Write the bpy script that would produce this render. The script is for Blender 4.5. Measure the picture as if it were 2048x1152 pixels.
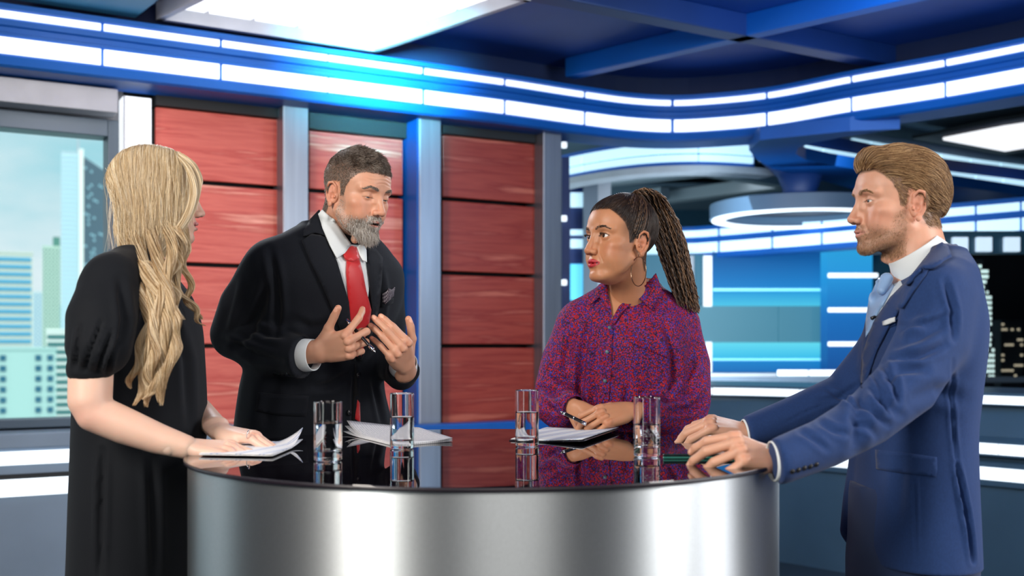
import bpy, bmesh, math, random
import numpy as np
from mathutils import Vector, Matrix
from mathutils.bvhtree import BVHTree
from mathutils.geometry import delaunay_2d_cdt

random.seed(7); RNG = np.random.default_rng(7)
for o in list(bpy.data.objects): bpy.data.objects.remove(o)
SC = bpy.context.scene
COL = SC.collection
# ------------------------------------------------------------------ camera
FPX, HX, HY, ZC = 2213.0, 1024.0, 691.5, 1.2914      # focal length in px, principal column, horizon row, camera height
cam = bpy.data.cameras.new('camera'); camo = bpy.data.objects.new('camera', cam); COL.objects.link(camo)
camo.location = (0, 0, ZC); camo.rotation_euler = (math.pi/2, 0, 0)
cam.sensor_width = 36; cam.lens = FPX*36/2048
cam.shift_y = (HY-576)/2048
cam.clip_start = .05; cam.clip_end = 400
cam.dof.use_dof = True; cam.dof.focus_distance = 2.72; cam.dof.aperture_fstop = 3.2
SC.camera = camo
# ------------------------------------------------------------------ world, view
SC.view_settings.view_transform = 'Standard'; SC.view_settings.look = 'None'
SC.view_settings.gamma = 1; SC.view_settings.use_curve_mapping = False
SC.view_settings.exposure = 0.13
try:
    SC.cycles.max_bounces = 10; SC.cycles.transmission_bounces = 10; SC.cycles.transparent_max_bounces = 12
    SC.cycles.use_denoising = True; SC.cycles.caustics_refractive = False; SC.cycles.caustics_reflective = False
    SC.cycles.sample_clamp_indirect = 4
except Exception: pass
W = bpy.data.worlds.new('sky'); SC.world = W; W.use_nodes = True
nt = W.node_tree; nt.nodes.clear()
_o = nt.nodes.new('ShaderNodeOutputWorld'); _b = nt.nodes.new('ShaderNodeBackground')
_n = nt.nodes.new('ShaderNodeTexNoise'); _n.inputs['Scale'].default_value = 3.2; _n.inputs['Detail'].default_value = 5; _n.inputs['Roughness'].default_value = .55
_c = nt.nodes.new('ShaderNodeTexCoord'); _m = nt.nodes.new('ShaderNodeMapping'); _m.inputs['Scale'].default_value = (1, 1, 2.6)
_r = nt.nodes.new('ShaderNodeValToRGB')
_r.color_ramp.elements[0].position = .38; _r.color_ramp.elements[0].color = (.42, .73, .82, 1)
_r.color_ramp.elements[1].position = .60; _r.color_ramp.elements[1].color = (.86, .92, .96, 1)
nt.links.new(_c.outputs['Generated'], _m.inputs[0]); nt.links.new(_m.outputs[0], _n.inputs['Vector'])
nt.links.new(_n.outputs[0], _r.inputs[0]); nt.links.new(_r.outputs[0], _b.inputs[0]); nt.links.new(_b.outputs[0], _o.inputs[0])
_b.inputs[1].default_value = .88

def area(name, loc, target, size, power, color=(1, 1, 1), sy=None, spread=math.pi):
    l = bpy.data.lights.new(name, 'AREA'); l.energy = power; l.color = color; l.size = size
    if sy: l.shape = 'RECTANGLE'; l.size_y = sy
    l.spread = spread
    o = bpy.data.objects.new(name, l); COL.objects.link(o); o.location = loc
    o.rotation_euler = (Vector(target)-Vector(loc)).to_track_quat('-Z', 'Y').to_euler()
    return o
# studio softboxes and panel lights (behind / beside / above the camera); blue wash, cyan wash and far hall lamps are added
area('key_softbox_left', (-2.3, -.4, 2.9), (-.1, 2.6, 1.35), .9, 142, (1, .92, .84), 1.5)
area('key_softbox_right', (3.0, 1.0, 2.35), (.1, 2.6, 1.2), .55, 70, (1, .97, .95), 1.8)
area('fill_softbox_front', (.6, -1.6, 2.7), (0, 2.8, 1.3), 2.0, 50, (1, .95, .90))
area('floor_strip_left', (-2.25, -.95, 1.0), (-.2, 2.0, .9), .62, 11, (.93, 1, .96), 1.9)
area('floor_strip_right', (3.3, 2.05, 1.0), (.2, 2.1, .9), .8, 24, (1, .98, 1), 1.9)
area('hair_light_left', (-1.6, 4.6, 2.78), (-.3, 2.6, 1.5), .6, 30, (.88, .94, 1))
area('hair_light_right', (1.7, 4.6, 2.78), (.6, 2.5, 1.5), .6, 30, (.88, .94, 1))
area('wall_wash_red', (-1.2, 4.1, 2.8), (-1.3, 5.5, 1.5), .5, 24, (1, .86, .80), 1.6)
area('wall_wash_blue', (1.7, 4.6, 2.8), (1.3, 7.0, 2.2), .5, 30, (.45, .70, 1), 2.6)  # unseen lamp added to brighten the blue walls
area('fascia_wash_cyan', (-.2, 3.5, 2.62), (-.72, 5.92, 2.80), .3, 16, (.15, .75, 1), spread=.42)  # unseen lamp added to give the fascia its cyan glow
area('far_hall_fill', (1.9, 7.4, 2.2), (2.2, 9.6, 1.7), 1.2, 7, (.6, .85, 1))  # unseen lamp added to brighten the far hall
area('far_hall_upfill', (1.3, 7.6, 1.3), (1.6, 9.6, 2.9), 1.2, 20, (.75, .9, 1))  # unseen lamp added to lift the far ceiling slabs and beams
sun = bpy.data.lights.new('sun', 'SUN'); sun.energy = 2.2; sun.angle = .02; sun.color = (1, .97, .9)
suno = bpy.data.objects.new('sun', sun); COL.objects.link(suno)
suno.rotation_euler = Vector((-.35, .75, -.62)).to_track_quat('-Z', 'Y').to_euler()

# ------------------------------------------------------------------ helpers
def P(px, py, Y):
    """a point of the photograph at distance Y, in metres"""
    return Vector(((px-HX)*Y/FPX, Y, ZC-(py-HY)*Y/FPX))
def PA(a): return np.array([P(*q) for q in a], float)
def mk(name, verts, faces, mat=None, parent=None, smooth=False):
    me = bpy.data.meshes.new(name); me.from_pydata([tuple(v) for v in verts], [], [tuple(f) for f in faces]); me.validate()
    return mo(name, me, mat, parent, smooth)
def mo(name, me, mat=None, parent=None, smooth=False):
    o = bpy.data.objects.new(name, me); COL.objects.link(o)
    if mat: me.materials.append(mat)
    if parent is not None: o.parent = parent
    if smooth: me.polygons.foreach_set('use_smooth', [True]*len(me.polygons))
    return o
def meshnp(name, V, F, mat=None, parent=None, smooth=True):
    """fast mesh from numpy quads/tris"""
    me = bpy.data.meshes.new(name); V = np.asarray(V, np.float32); F = np.asarray(F, np.int32)
    k = F.shape[1]
    me.vertices.add(len(V)); me.vertices.foreach_set('co', V.ravel())
    me.loops.add(F.size); me.loops.foreach_set('vertex_index', F.ravel())
    me.polygons.add(len(F)); me.polygons.foreach_set('loop_start', np.arange(0, F.size, k, dtype=np.int32))
    me.update(calc_edges=True); me.validate()
    return mo(name, me, mat, parent, smooth)
def tag(o, label=None, cat=None, group=None, kind=None):
    if label: o['label'] = label
    if cat: o['category'] = cat
    if group: o['group'] = group
    if kind: o['kind'] = kind
    return o
def empty(name, loc=(0, 0, 0)):
    o = bpy.data.objects.new(name, None); COL.objects.link(o); o.location = loc; o.empty_display_size = .05
    return o
def thing(name, label, cat, loc=(0, 0, 0), group=None):
    return tag(empty(name, loc), label, cat, group)
def fix(child, parent):
    """parent keeping world place (parent empty only translated)"""
    child.parent = parent; child.location = Vector(child.location)-Vector(parent.location); return child
class MB:
    def __init__(s): s.v = []; s.f = []
    def add(s, v, f):
        n = len(s.v); s.v += [tuple(x) for x in v]; s.f += [tuple(i+n for i in q) for q in f]
    def hexa(s, p):   # 8 points: bottom 4 ccw then top 4
        s.add(p, [(3, 2, 1, 0), (4, 5, 6, 7), (0, 1, 5, 4), (1, 2, 6, 5), (2, 3, 7, 6), (3, 0, 4, 7)])
    def box(s, c, h):
        x, y, z = c; a, b, d = h
        s.hexa([(x-a, y-b, z-d), (x+a, y-b, z-d), (x+a, y+b, z-d), (x-a, y+b, z-d), (x-a, y-b, z+d), (x+a, y-b, z+d), (x+a, y+b, z+d), (x-a, y+b, z+d)])
    def prism(s, pts, z0, z1):
        n = len(pts); ar = sum(pts[i][0]*pts[(i+1) % n][1]-pts[(i+1) % n][0]*pts[i][1] for i in range(n))
        if ar < 0: pts = pts[::-1]
        v = [(p[0], p[1], z0) for p in pts]+[(p[0], p[1], z1) for p in pts]
        f = [tuple(range(n))[::-1], tuple(range(n, 2*n))]+[(i, (i+1) % n, n+(i+1) % n, n+i) for i in range(n)]
        s.add(v, f)
    def bar(s, a, b, w, z0, z1):
        a = Vector(a[:2]); b = Vector(b[:2]); d = (b-a).normalized(); n = Vector((-d.y, d.x))*w/2
        s.prism([a+n, b+n, b-n, a-n], z0, z1)
    def sweep(s, path, prof, nrm):
        """path: list of plan points, nrm: per point unit offset dir, prof: closed list of (off, z)"""
        m = len(prof); v = []
        for p, n in zip(path, nrm):
            for (o_, z) in prof: v.append((p[0]+n[0]*o_, p[1]+n[1]*o_, z))
        f = []
        for i in range(len(path)-1):
            for j in range(m):
                a = i*m+j; b = i*m+(j+1) % m
                f.append((a, b, b+m, a+m))
        f.append(tuple(range(m))[::-1]); f.append(tuple((len(path)-1)*m+j for j in range(m)))
        s.add(v, f)
    def lathe(s, prof, c=(0, 0, 0), n=48, cap=True):
        v = []; f = []; m = len(prof)
        for i in range(n):
            a = 2*math.pi*i/n
            for r, z in prof: v.append((c[0]+r*math.cos(a), c[1]+r*math.sin(a), c[2]+z))
        for i in range(n):
            for j in range(m-1):
                k = (i+1) % n
                f.append((i*m+j, k*m+j, k*m+j+1, i*m+j+1))
        s.add(v, f)
    def tube(s, pts, r, n=8, caps=True):
        pts = [Vector(p) for p in pts]; m = len(pts); rs = r if hasattr(r, '__len__') else [r]*m
        v = []; up = Vector((0, 0, 1)); prev = None
        for i, p in enumerate(pts):
            t = (pts[min(i+1, m-1)]-pts[max(i-1, 0)]).normalized()
            if prev is None:
                a = t.orthogonal().normalized()
            else:
                a = (prev-t*prev.dot(t)).normalized()
            prev = a; b = t.cross(a)
            for k in range(n):
                q = 2*math.pi*k/n; v.append(p+(a*math.cos(q)+b*math.sin(q))*rs[i])
        f = [(i*n+k, i*n+(k+1) % n, (i+1)*n+(k+1) % n, (i+1)*n+k) for i in range(m-1) for k in range(n)]
        if caps: f.append(tuple(range(n))[::-1]); f.append(tuple((m-1)*n+k for k in range(n)))
        s.add(v, f)
    def build(s, name, mat=None, parent=None, smooth=False, bevel=0, kind=None, seg=2):
        o = mk(name, s.v, s.f, mat, parent, smooth)
        bm = bmesh.new(); bm.from_mesh(o.data); bmesh.ops.remove_doubles(bm, verts=bm.verts, dist=2e-6); bmesh.ops.recalc_face_normals(bm, faces=bm.faces)
        if bevel:
            bmesh.ops.bevel(bm, geom=[e for e in bm.edges if e.is_manifold and e.calc_face_angle(0) > .5], offset=bevel, segments=seg, affect='EDGES', profile=.5)
        bm.to_mesh(o.data); bm.free()
        if kind: o['kind'] = kind
        return o
def autosmooth(o, ang=35):
    me = o.data; bm = bmesh.new(); bm.from_mesh(me)
    for f in bm.faces: f.smooth = True
    for e in bm.edges: e.smooth = not (e.is_manifold and e.calc_face_angle(0) > math.radians(ang))
    bm.to_mesh(me); bm.free(); return o

# ------------------------------------------------------------------ materials
MATS = {}
def mat(name, color=(.5, .5, .5), rough=.5, metal=0, emit=None, es=0, spec=None, noise=0, nscale=20, bump=0, bscale=60, coat=0, sheen=0, trans=0, ior=None, sss=0, stretch=(1, 1, 1), aniso=0, attr=None, alpha=None, sssr=None):
    if name in MATS: return MATS[name]
    m = bpy.data.materials.new(name); m.use_nodes = True; t = m.node_tree; b = t.nodes['Principled BSDF']
    I = b.inputs
    I['Base Color'].default_value = (*color, 1); I['Roughness'].default_value = rough; I['Metallic'].default_value = metal
    if emit: I['Emission Color'].default_value = (*emit, 1); I['Emission Strength'].default_value = es
    if spec is not None: I['Specular IOR Level'].default_value = spec
    if coat: I['Coat Weight'].default_value = coat; I['Coat Roughness'].default_value = .05
    if sheen: I['Sheen Weight'].default_value = sheen; I['Sheen Roughness'].default_value = .5
    if trans: I['Transmission Weight'].default_value = trans
    if ior: I['IOR'].default_value = ior
    if sss: I['Subsurface Weight'].default_value = sss; I['Subsurface Radius'].default_value = sssr or (1, .35, .2); I['Subsurface Scale'].default_value = .008
    if aniso: I['Anisotropic'].default_value = aniso
    L = t.links.new
    if noise or bump:
        tc = t.nodes.new('ShaderNodeTexCoord'); mp = t.nodes.new('ShaderNodeMapping'); mp.inputs['Scale'].default_value = stretch
        L(tc.outputs['Object'], mp.inputs[0])
    src = None
    if attr:
        at = t.nodes.new('ShaderNodeAttribute'); at.attribute_name = attr; src = at.outputs['Color']; L(src, I['Base Color'])
    if noise:
        n = t.nodes.new('ShaderNodeTexNoise'); n.inputs['Scale'].default_value = nscale; n.inputs['Detail'].default_value = 4
        L(mp.outputs[0], n.inputs['Vector'])
        r = t.nodes.new('ShaderNodeMapRange'); r.inputs['From Min'].default_value = .3; r.inputs['From Max'].default_value = .7
        r.inputs['To Min'].default_value = 1-noise; r.inputs['To Max'].default_value = 1+noise; L(n.outputs[0], r.inputs[0])
        mx = t.nodes.new('ShaderNodeVectorMath'); mx.operation = 'SCALE'
        if src: L(src, mx.inputs[0])
        else: mx.inputs[0].default_value = color
        L(r.outputs[0], mx.inputs['Scale']); L(mx.outputs[0], I['Base Color'])
    if bump:
        n = t.nodes.new('ShaderNodeTexNoise'); n.inputs['Scale'].default_value = bscale; n.inputs['Detail'].default_value = 3
        L(mp.outputs[0], n.inputs['Vector'])
        bp = t.nodes.new('ShaderNodeBump'); bp.inputs['Strength'].default_value = bump; bp.inputs['Distance'].default_value = .002
        L(n.outputs[0], bp.inputs['Height']); L(bp.outputs[0], I['Normal'])
    MATS[name] = m; return m
def ramp(t, pts, fac):
    r = t.nodes.new('ShaderNodeValToRGB'); e = r.color_ramp.elements
    while len(e) < len(pts): e.new(.5)
    for q, (p, c) in zip(e, pts): q.position = p; q.color = (*c, 1)
    t.links.new(fac, r.inputs[0]); return r.outputs[0]
# ================================================================== THE SET
NV = Vector((.5003, -.8659)); DV = Vector((.8659, .5003)); W0 = Vector((-2.314, 5.0))
def WL(px, off=0):
    """plan point on the long left wall (moved off metres towards the hall) seen in column px"""
    k = (px-HX)/FPX; a = W0+NV*off
    # a.x + DV.x t = k (a.y + DV.y t)
    t = (k*a.y-a.x)/(DV.x-k*DV.y); return a+DV*t
_cp = [-500, 0, 845, 1010, 1170, 1260, 1345, 1440, 1533, 1702, 1890, 2048, 2500]
_cw = [.2205, .2, .1653, .1585, .1510, .1474, .1460, .1475, .1505, .1602, .1701, .1795, .2063]
def curve_w(px):
    x = np.array(_cp, float); y = np.array(_cw, float); d = np.gradient(y, x)
    i = int(np.clip(np.searchsorted(x, px)-1, 0, len(x)-2)); h = x[i+1]-x[i]; t = (px-x[i])/h
    return (2*t**3-3*t*t+1)*y[i]+(t**3-2*t*t+t)*h*d[i]+(-2*t**3+3*t*t)*y[i+1]+(t**3-t*t)*h*d[i+1]
def CP(px):
    Y = 1/curve_w(px); return Vector(((px-HX)*Y/FPX, Y))
def cpath(a, b, n):
    xs = np.linspace(a, b, n); p = [CP(x) for x in xs]; q = []
    for x in xs:
        t = (CP(x+2)-CP(x-2)).normalized(); q.append(Vector((t.y, -t.x)))
    return p, q
M_blue = mat('satin_blue_paint', (.003, .105, .44), .42, spec=.35, noise=.12, nscale=2)
M_blued = mat('dark_blue_paint', (.006, .035, .17), .45, noise=.2, nscale=1.5)
M_navy = mat('navy_ceiling', (.005, .018, .075), .7, noise=.2, nscale=1)
M_steel = mat('brushed_grey_steel', (.27, .30, .35), .38, .75, noise=.10, nscale=30, stretch=(1, 1, .05))
M_dark = mat('shadow_gap_black', (.006, .008, .010), .6)
M_strip = mat('lit_white_panel', (.8, .9, 1), .4, emit=(.86, .95, 1), es=1.12)
M_strip2 = mat('lit_pale_panel', (.8, .9, 1), .4, emit=(.50, .82, 1), es=.8)
M_ceil_lit = mat('lit_ceiling_panel', (.9, .9, .95), .4, emit=(.97, .98, 1), es=1.1)
M_frame = mat('grey_window_frame', (.075, .11, .15), .4, .3)
M_lgrey = mat('pale_grey_laminate', (.50, .52, .57), .5, noise=.06, nscale=8)
M_slate = mat('slate_blue_panel', (.20, .27, .36), .55, noise=.07, nscale=3)
M_teal = mat('dark_teal_panel', (.012, .06, .10), .35, noise=.1, nscale=2)
def wood_mat(name, c1, c2, c3):
    m = mat(name, c1, .42, spec=.4); t = m.node_tree; b = t.nodes['Principled BSDF']; L = t.links.new
    tc = t.nodes.new('ShaderNodeTexCoord'); mp = t.nodes.new('ShaderNodeMapping'); L(tc.outputs['Object'], mp.inputs[0])
    oi = t.nodes.new('ShaderNodeObjectInfo'); cb = t.nodes.new('ShaderNodeCombineXYZ'); ml = t.nodes.new('ShaderNodeMath'); ml.operation = 'MULTIPLY'; ml.inputs[1].default_value = 37
    L(oi.outputs['Random'], ml.inputs[0]); L(ml.outputs[0], cb.inputs[2]); L(cb.outputs[0], mp.inputs['Location'])
    mp.inputs['Scale'].default_value = (.55, .55, 9)
    n = t.nodes.new('ShaderNodeTexNoise'); n.inputs['Scale'].default_value = 1.9; n.inputs['Detail'].default_value = 7; n.inputs['Roughness'].default_value = .58; n.inputs['Distortion'].default_value = .35
    L(mp.outputs[0], n.inputs['Vector']); col = ramp(t, [(.30, c1), (.46, c2), (.56, c1), (.68, c3)], n.outputs[0]); L(col, b.inputs['Base Color'])
    return m
M_wood = wood_mat('red_stained_wood', (.54, .072, .054), (.68, .14, .105), (.90, .40, .30))
M_wood2 = wood_mat('deep_red_stained_wood', (.27, .026, .018), (.37, .055, .035), (.52, .13, .085))

# ---- floor, ceiling and outer walls of the hall
mb = MB(); mb.prism([(-7.5, -5.5), (7.5, -5.5), (7.5, 13.5), (0, 13.5), tuple(WL(1100, -.55)), tuple(WL(-1150, -.55)), (-7.5, WL(-1150, -.55).y-.3)], -.1, 0); tag(mb.build('floor', mat('dark_studio_floor', (.02, .03, .045), .25, noise=.2, nscale=3)), kind='structure')
ceil = MB(); _e = WL(-1150, -.55); _h = WL(1100, -.55); ceil.prism([(-7.5, -5.5), (7.5, -5.5), (7.5, 13.5), (0, 13.5), tuple(_h), (_e.x, _e.y), (-7.5, _e.y-.3)], 3.45, 3.55); ceilo = tag(ceil.build('ceiling', M_navy), kind='structure')
mb = MB(); mb.box((0, -5.5, 1.7), (7.5, .05, 1.8)); tag(mb.build('wall_front', mat('black_drape', (.012, .012, .015), .9, bump=.4, bscale=30)), kind='structure')
mb = MB(); mb.box((7.5, 4, 1.7), (.05, 9.5, 1.8)); tag(mb.build('wall_right', M_navy), kind='structure')
mb = MB(); mb.box((-7.5, -1.0, 1.7), (.05, 4.5, 1.8)); tag(mb.build('wall_left', MATS['black_drape']), kind='structure')
mb = MB(); mb.box((2.5, 13.4, 1.7), (5.0, .05, 1.8)); tag(mb.build('wall_back', mat('teal_far_wall', (.03, .12, .2), .7)), kind='structure')

# ---- long left wall: built of parts that leave the window open
p0, p1 = WL(-1150, -.35), WL(-2, -.35)
wl = empty('wall_window_side'); tag(wl, kind='structure')
mb = MB()
a0, a1 = WL(-1400, -.42), WL(246, -.42); b0 = a0-NV*.12; b1 = a1-NV*.12
mb.prism([a0, a1, b1, b0], 0, .905); mb.build('lower_wall', M_slate, wl)
mb = MB(); mb.prism([a0, a1, b1, b0], 2.415, 3.45); mb.build('upper_wall', M_lgrey, wl)
mb = MB(); q0, q1 = WL(303, -.36), WL(1123, -.36); mb.prism([q0, q1, q1-NV*.1, q0-NV*.1], 0, 3.45); mb.build('back_panel', M_dark, wl)
mb = MB(); q0, q1 = WL(235, -.43), WL(312, -.43); mb.prism([q0, q1, q1-NV*.1, q0-NV*.1], 0, 3.45); mb.build('return_panel', M_dark, wl)
# window
w1 = empty('window_1'); tag(w1, kind='structure')
mb = MB(); x0, x1 = WL(-1300, -.30), WL(216, -.30); y1 = WL(245, -.30)
mb.prism([x1, y1, y1-NV*.14, x1-NV*.14], .90, 2.42)
mb.build('window_jamb', M_frame, w1, bevel=.004)
mb = MB(); mb.prism([x0, x1, x1-NV*.14, x0-NV*.14], 2.335, 2.42); mb.build('window_head', M_frame, w1, bevel=.004)
mb = MB(); mb.prism([x0, x1, x1-NV*.14, x0-NV*.14], .895, .938); mb.build('window_sill', M_frame, w1, bevel=.004)
M_glass = mat('clear_window_glass', (.9, 1, 1), 0.0, trans=1, ior=1.05)
mb = MB(); g0, g1 = WL(-1290, -.37), WL(220, -.37); mb.prism([g0, g1, g1-NV*.008, g0-NV*.008], .93, 2.34); mb.build('glass_pane', M_glass, w1)
# grey head panel above the window
hp = thing('head_panel', 'pale grey panel above the city window, under the blue fascia', 'panel')
mb = MB(); x0, x1 = WL(-1300, -.16), WL(236, -.16); mb.prism([x0, x1, x1-NV*.14, x0-NV*.14], 2.43, 2.545); mb.build('panel_face', M_lgrey, hp, bevel=.004)
# ledge and light rails under the window
lr = thing('light_rail', 'two white lit rails in the grey ledge below the city window', 'rail light')
mb = MB(); x0, x1 = WL(-900, -.10), WL(480, -.10); 
mb.prism([x0, x1, x1-NV*.30, x0-NV*.30], .815, .885); mb.build('ledge', M_slate, lr, bevel=.006)
mb = MB(); x0, x1 = WL(-900, -.12), WL(480, -.12); mb.prism([x0, x1, x1-NV*.30, x0-NV*.30], 0, .815); mb.build('ledge_body', M_slate, lr)
for zz0, zz1 in ((.738, .800), (.592, .672)):
    mb = MB(); x0, x1 = WL(-900, -.10), WL(470, -.10); mb.prism([x0, x1, x1-NV*.03, x0-NV*.03], zz0, zz1); mb.build('lit_rail', M_strip, lr, bevel=.004)
mb = MB(); x0, x1 = WL(-900, -.111), WL(480, -.111); mb.prism([x0, x1, x1-NV*.02, x0-NV*.02], .672, .695); mb.build('shadow_gap', M_dark, lr)
# ---- columns
def column(px0, px1, off, depth, m, label, name='column', side=None, z0=0, z1=2.60):
    c = (WL(px0, off)+WL(px1, off))/2; t = thing(name, label, 'column', (c.x, c.y, 0))
    a, b = WL(px0, off), WL(px1, off); mb = MB(); mb.prism([a, b, b-NV*depth, a-NV*depth], z0, z1)
    fix(mb.build('column_face', m, None, bevel=.004), t)
    if side:
        mb = MB(); mb.prism([a-NV*.002, a-NV*depth, a-NV*depth-DV*.012, a-NV*.002-DV*.012], z0, z1); fix(mb.build('side_panel', side, None), t)
    e = MB(); e.prism([a+NV*.004, a+DV*.008+NV*.004, a+DV*.008, a], z0, z1); fix(e.build('edge_trim', M_lgrey, None), t)
    return t
column(247, 303, -.17, .12, mat('backlit_white_column', (.85, .9, .95), .4, emit=(.92, .97, 1), es=.75), 'glowing white column between the city window and the first red wood panel', 'light_column', z1=2.52)
column(566, 617, -.16, .17, M_steel, 'grey steel column between the first and second red wood panels')
column(838, 882, -.10, .26, M_steel, 'grey steel column with a blue side, between the second and third red wood panels', side=M_blue)
column(1086, 1123, -.10, .20, M_steel, 'last grey steel column beside the opening to the far hall')
# ---- wood panels made of planks
ZS = [-.02, .40, .82, 1.29, 1.71, 2.135, 2.55]
def woodpanel(px0, px1, off, ztop, m, label):
    a, b = WL(px0, off), WL(px1, off); c = (a+b)/2
    t = thing('wood_wall_panel', label, 'wall panel', (c.x, c.y, 0), 'red wood panels along the wall')
    zs = [z for z in ZS if z < ztop-.1]+[ztop]
    for i in range(len(zs)-1):
        mb = MB(); o_ = random.uniform(-.003, .003); s = NV*o_
        mb.prism([a+s, b+s, b-NV*.03, a-NV*.03], zs[i]+.011, zs[i+1]-(.011 if i < len(zs)-2 else 0))
        pl = mb.build('plank', m, None, bevel=.005); fix(pl, t)
    return t
woodpanel(312, 560, -.26, 2.50, M_wood, 'pale red wood plank panel behind the blonde woman, first from the window')
woodpanel(619, 806, -.26, 2.46, M_wood, 'red wood plank panel behind the bearded man, between two columns')
woodpanel(885, 1084, -.20, 2.50, M_wood2, 'deep red wood plank panel nearest the opening, third from the window')
for (px0, px1, off, z) in ((312, 560, -.235, 2.505), (619, 838, -.235, 2.465), (885, 1084, -.175, 2.505)):
    a, b = WL(px0, off), WL(px1, off); mb = MB(); mb.prism([a, b, b-NV*.2, a-NV*.2], z, 2.56)
    tag(mb.build('trim_1', M_dark), kind='structure')
a, b = WL(800, .05), WL(1130, .05); mb = MB(); mb.prism([a, b, b-NV*.13, a-NV*.13], .0, .86)
tag(mb.build('base_plinth', M_blue, None, bevel=.006), 'low blue plinth at the foot of the red wood panels', 'plinth')

# ---- fascia ring with light panels
fa = thing('ring_fascia', 'large curved blue ceiling fascia with two rows of white lit panels', 'light fascia')
path, nr = cpath(-480, 2450, 150)
mb = MB(); mb.sweep(path, [(-.25, 2.845), (0, 2.845), (.012, 2.84), (.012, 2.818), (-.012, 2.812), (-.012, 2.775), (.0, 2.77), (.0, 2.745), (-.014, 2.74), (-.014, 2.715), (.0, 2.71), (.0, 2.697), (-.012, 2.692), (-.012, 2.612), (0, 2.606), (.006, 2.565), (-.012, 2.555), (-.25, 2.555)], nr)
mb.build('fascia_band', M_blue, fa, smooth=False); autosmooth(fa.children[0], 25)
seg = [-480, -200, 205, 442, 655, 847, 1010, 1170, 1345, 1533, 1702, 1890, 2085, 2450]
for a, b in zip(seg[:-1], seg[1:]):
    for (z0, z1) in ((2.779, 2.809), (2.616, 2.689)):
        g = 3.4
        p, n = cpath(a+g, b-(g if b != 655 else .6), 14); mb = MB()
        mb.sweep(p, [(-.02, z0), (.004, z0), (.004, z1), (-.02, z1)], n); mb.build('light_panel', M_strip, fa)
# upper soffit closing above the fascia back to the hall ceiling
mb = MB(); p, n = cpath(-480, 2450, 80)
mb.sweep(p, [(-.26, 2.80), (-.22, 2.80), (-.22, 3.45), (-.26, 3.45)], n); tag(mb.build('trim_2', M_navy), kind='structure')

# ---- coffered ceiling: beams, deep panels, big light panel
cz0, cz1 = 2.885, 3.0
A = Vector((1.08, .67)).normalized(); B = Vector((.7, -.69)).normalized(); K = Vector((1.2, 5.75))
cg = thing('coffered_ceiling', 'deep blue coffered ceiling with crossing beams over the hall', 'ceiling grid')
mb = MB(); mb.prism([(-4.5, 1.5), (4.5, 1.5), (4.5, 6.2), (3, 7.0), (.6, 7.3), (-1, 6.6), (-4.5, 4.6)], cz1, cz1+.04); mb.build('coffer_panel', mat('deep_blue_coffer', (.006, .05, .26), .5, noise=.25, nscale=1.2), cg)
for (c, d, l0, l1, w) in ((K, A, -3.2, 1.25, .12), (K-B*1.9, A, -.3, .2, .1), (K, B, -1.2, 3.5, .09), (K+B*1.75, A, -4, 2.3, .12), (K-A*1.27, B, .0, 3, .05), (K-A*2.75, B, 0, 3.0, .10)):
    mb = MB(); mb.bar(c+d*l0, c+d*l1, w, cz0, cz1); mb.build('beam', M_blued if w > .1 else M_blue, cg, bevel=.006)
def PZ(px, py, z):
    Y = (z-ZC)*FPX/(HY-py); return Vector(((px-HX)*Y/FPX, Y))
lp = thing('ceiling_light_panel', 'large white lit grid panel in the ceiling above the bearded man', 'ceiling light')
q = [PZ(312, 40, 2.872), PZ(752, 106, 2.872), PZ(1062, 2, 2.872)]; q.append(q[0]+(q[2]-q[1])*.98)
for i in range(4):
    a, b = q[i], q[(i+1) % 4]; mid = (q[0]+q[2])/2
    n = (mid-(a+b)/2).normalized()*.03; mb = MB(); mb.prism([a, b, b+n, a+n], 2.872, 2.96); mb.build('panel_frame', M_lgrey, lp)
nx, ny = 5, 5
for i in range(nx):
    for j in range(ny):
        def bl(u, v): return q[0]*(1-u)*(1-v)+q[1]*u*(1-v)+q[2]*u*v+q[3]*(1-u)*v
        g = .011
        mb = MB(); mb.prism([bl(i/nx+g, j/ny+g), bl((i+1)/nx-g, j/ny+g), bl((i+1)/nx-g, (j+1)/ny-g), bl(i/nx+g, (j+1)/ny-g)], 2.935, 2.95); mb.build('light_tile', M_ceil_lit, lp)
mb = MB(); mb.prism(q, 2.952, 2.97); mb.build('panel_back', M_lgrey, lp)
tb = thing('teal_ceiling_box', 'teal blue boxed ceiling coffer at the upper left, left of the lit panel', 'ceiling box')
q2 = [PZ(20, 0, 2.872), PZ(272, 37, 2.872), PZ(345, -20, 2.872), PZ(60, -60, 2.872)]
mb = MB(); mb.prism(q2, 2.872, 3.08); mb.build('box_body', mat('teal_blue_box', (.05, .26, .42), .5), tb, bevel=.01)

# ---- knee wall with lit rail, right half
kw = thing('curved_ledge', 'curved grey blue ledge wall with white lit rails, right of the opening', 'ledge')
p, n = cpath(1128, 2450, 70)
mb = MB(); mb.sweep(p, [(-.5, 0), (-.02, 0), (-.02, .56), (.0, .57), (.0, .69), (-.03, .70), (-.03, .72), (.02, .725), (.02, .80), (-.06, .82), (-.13, .95), (-.13, .975), (-.09, .98), (-.09, 1.045), (-.5, 1.06)], n)
mb.build('ledge_body', mat('blue_grey_ledge', (.05, .105, .165), .33, noise=.08, nscale=3), kw); autosmooth(kw.children[0], 20)
for (a, b, o, z0, z1) in ((1128, 1418, -.086, .987, 1.03), (1420, 1582, -.086, .987, 1.03), (1584, 1760, -.086, .987, 1.03), (1762, 1930, -.086, .987, 1.03), (1932, 2200, -.086, .987, 1.03),
                       (1300, 2000, .024, .735, .79), (2002, 2300, .024, .735, .79), (1300, 1900, .004, .60, .665), (1902, 2300, .004, .60, .665)):
    pp, nn = cpath(a, b, 16); mb = MB(); mb.sweep(pp, [(o-.02, z0), (o, z0), (o, z1), (o-.02, z1)], nn); mb.build('lit_rail', M_strip, kw)

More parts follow.
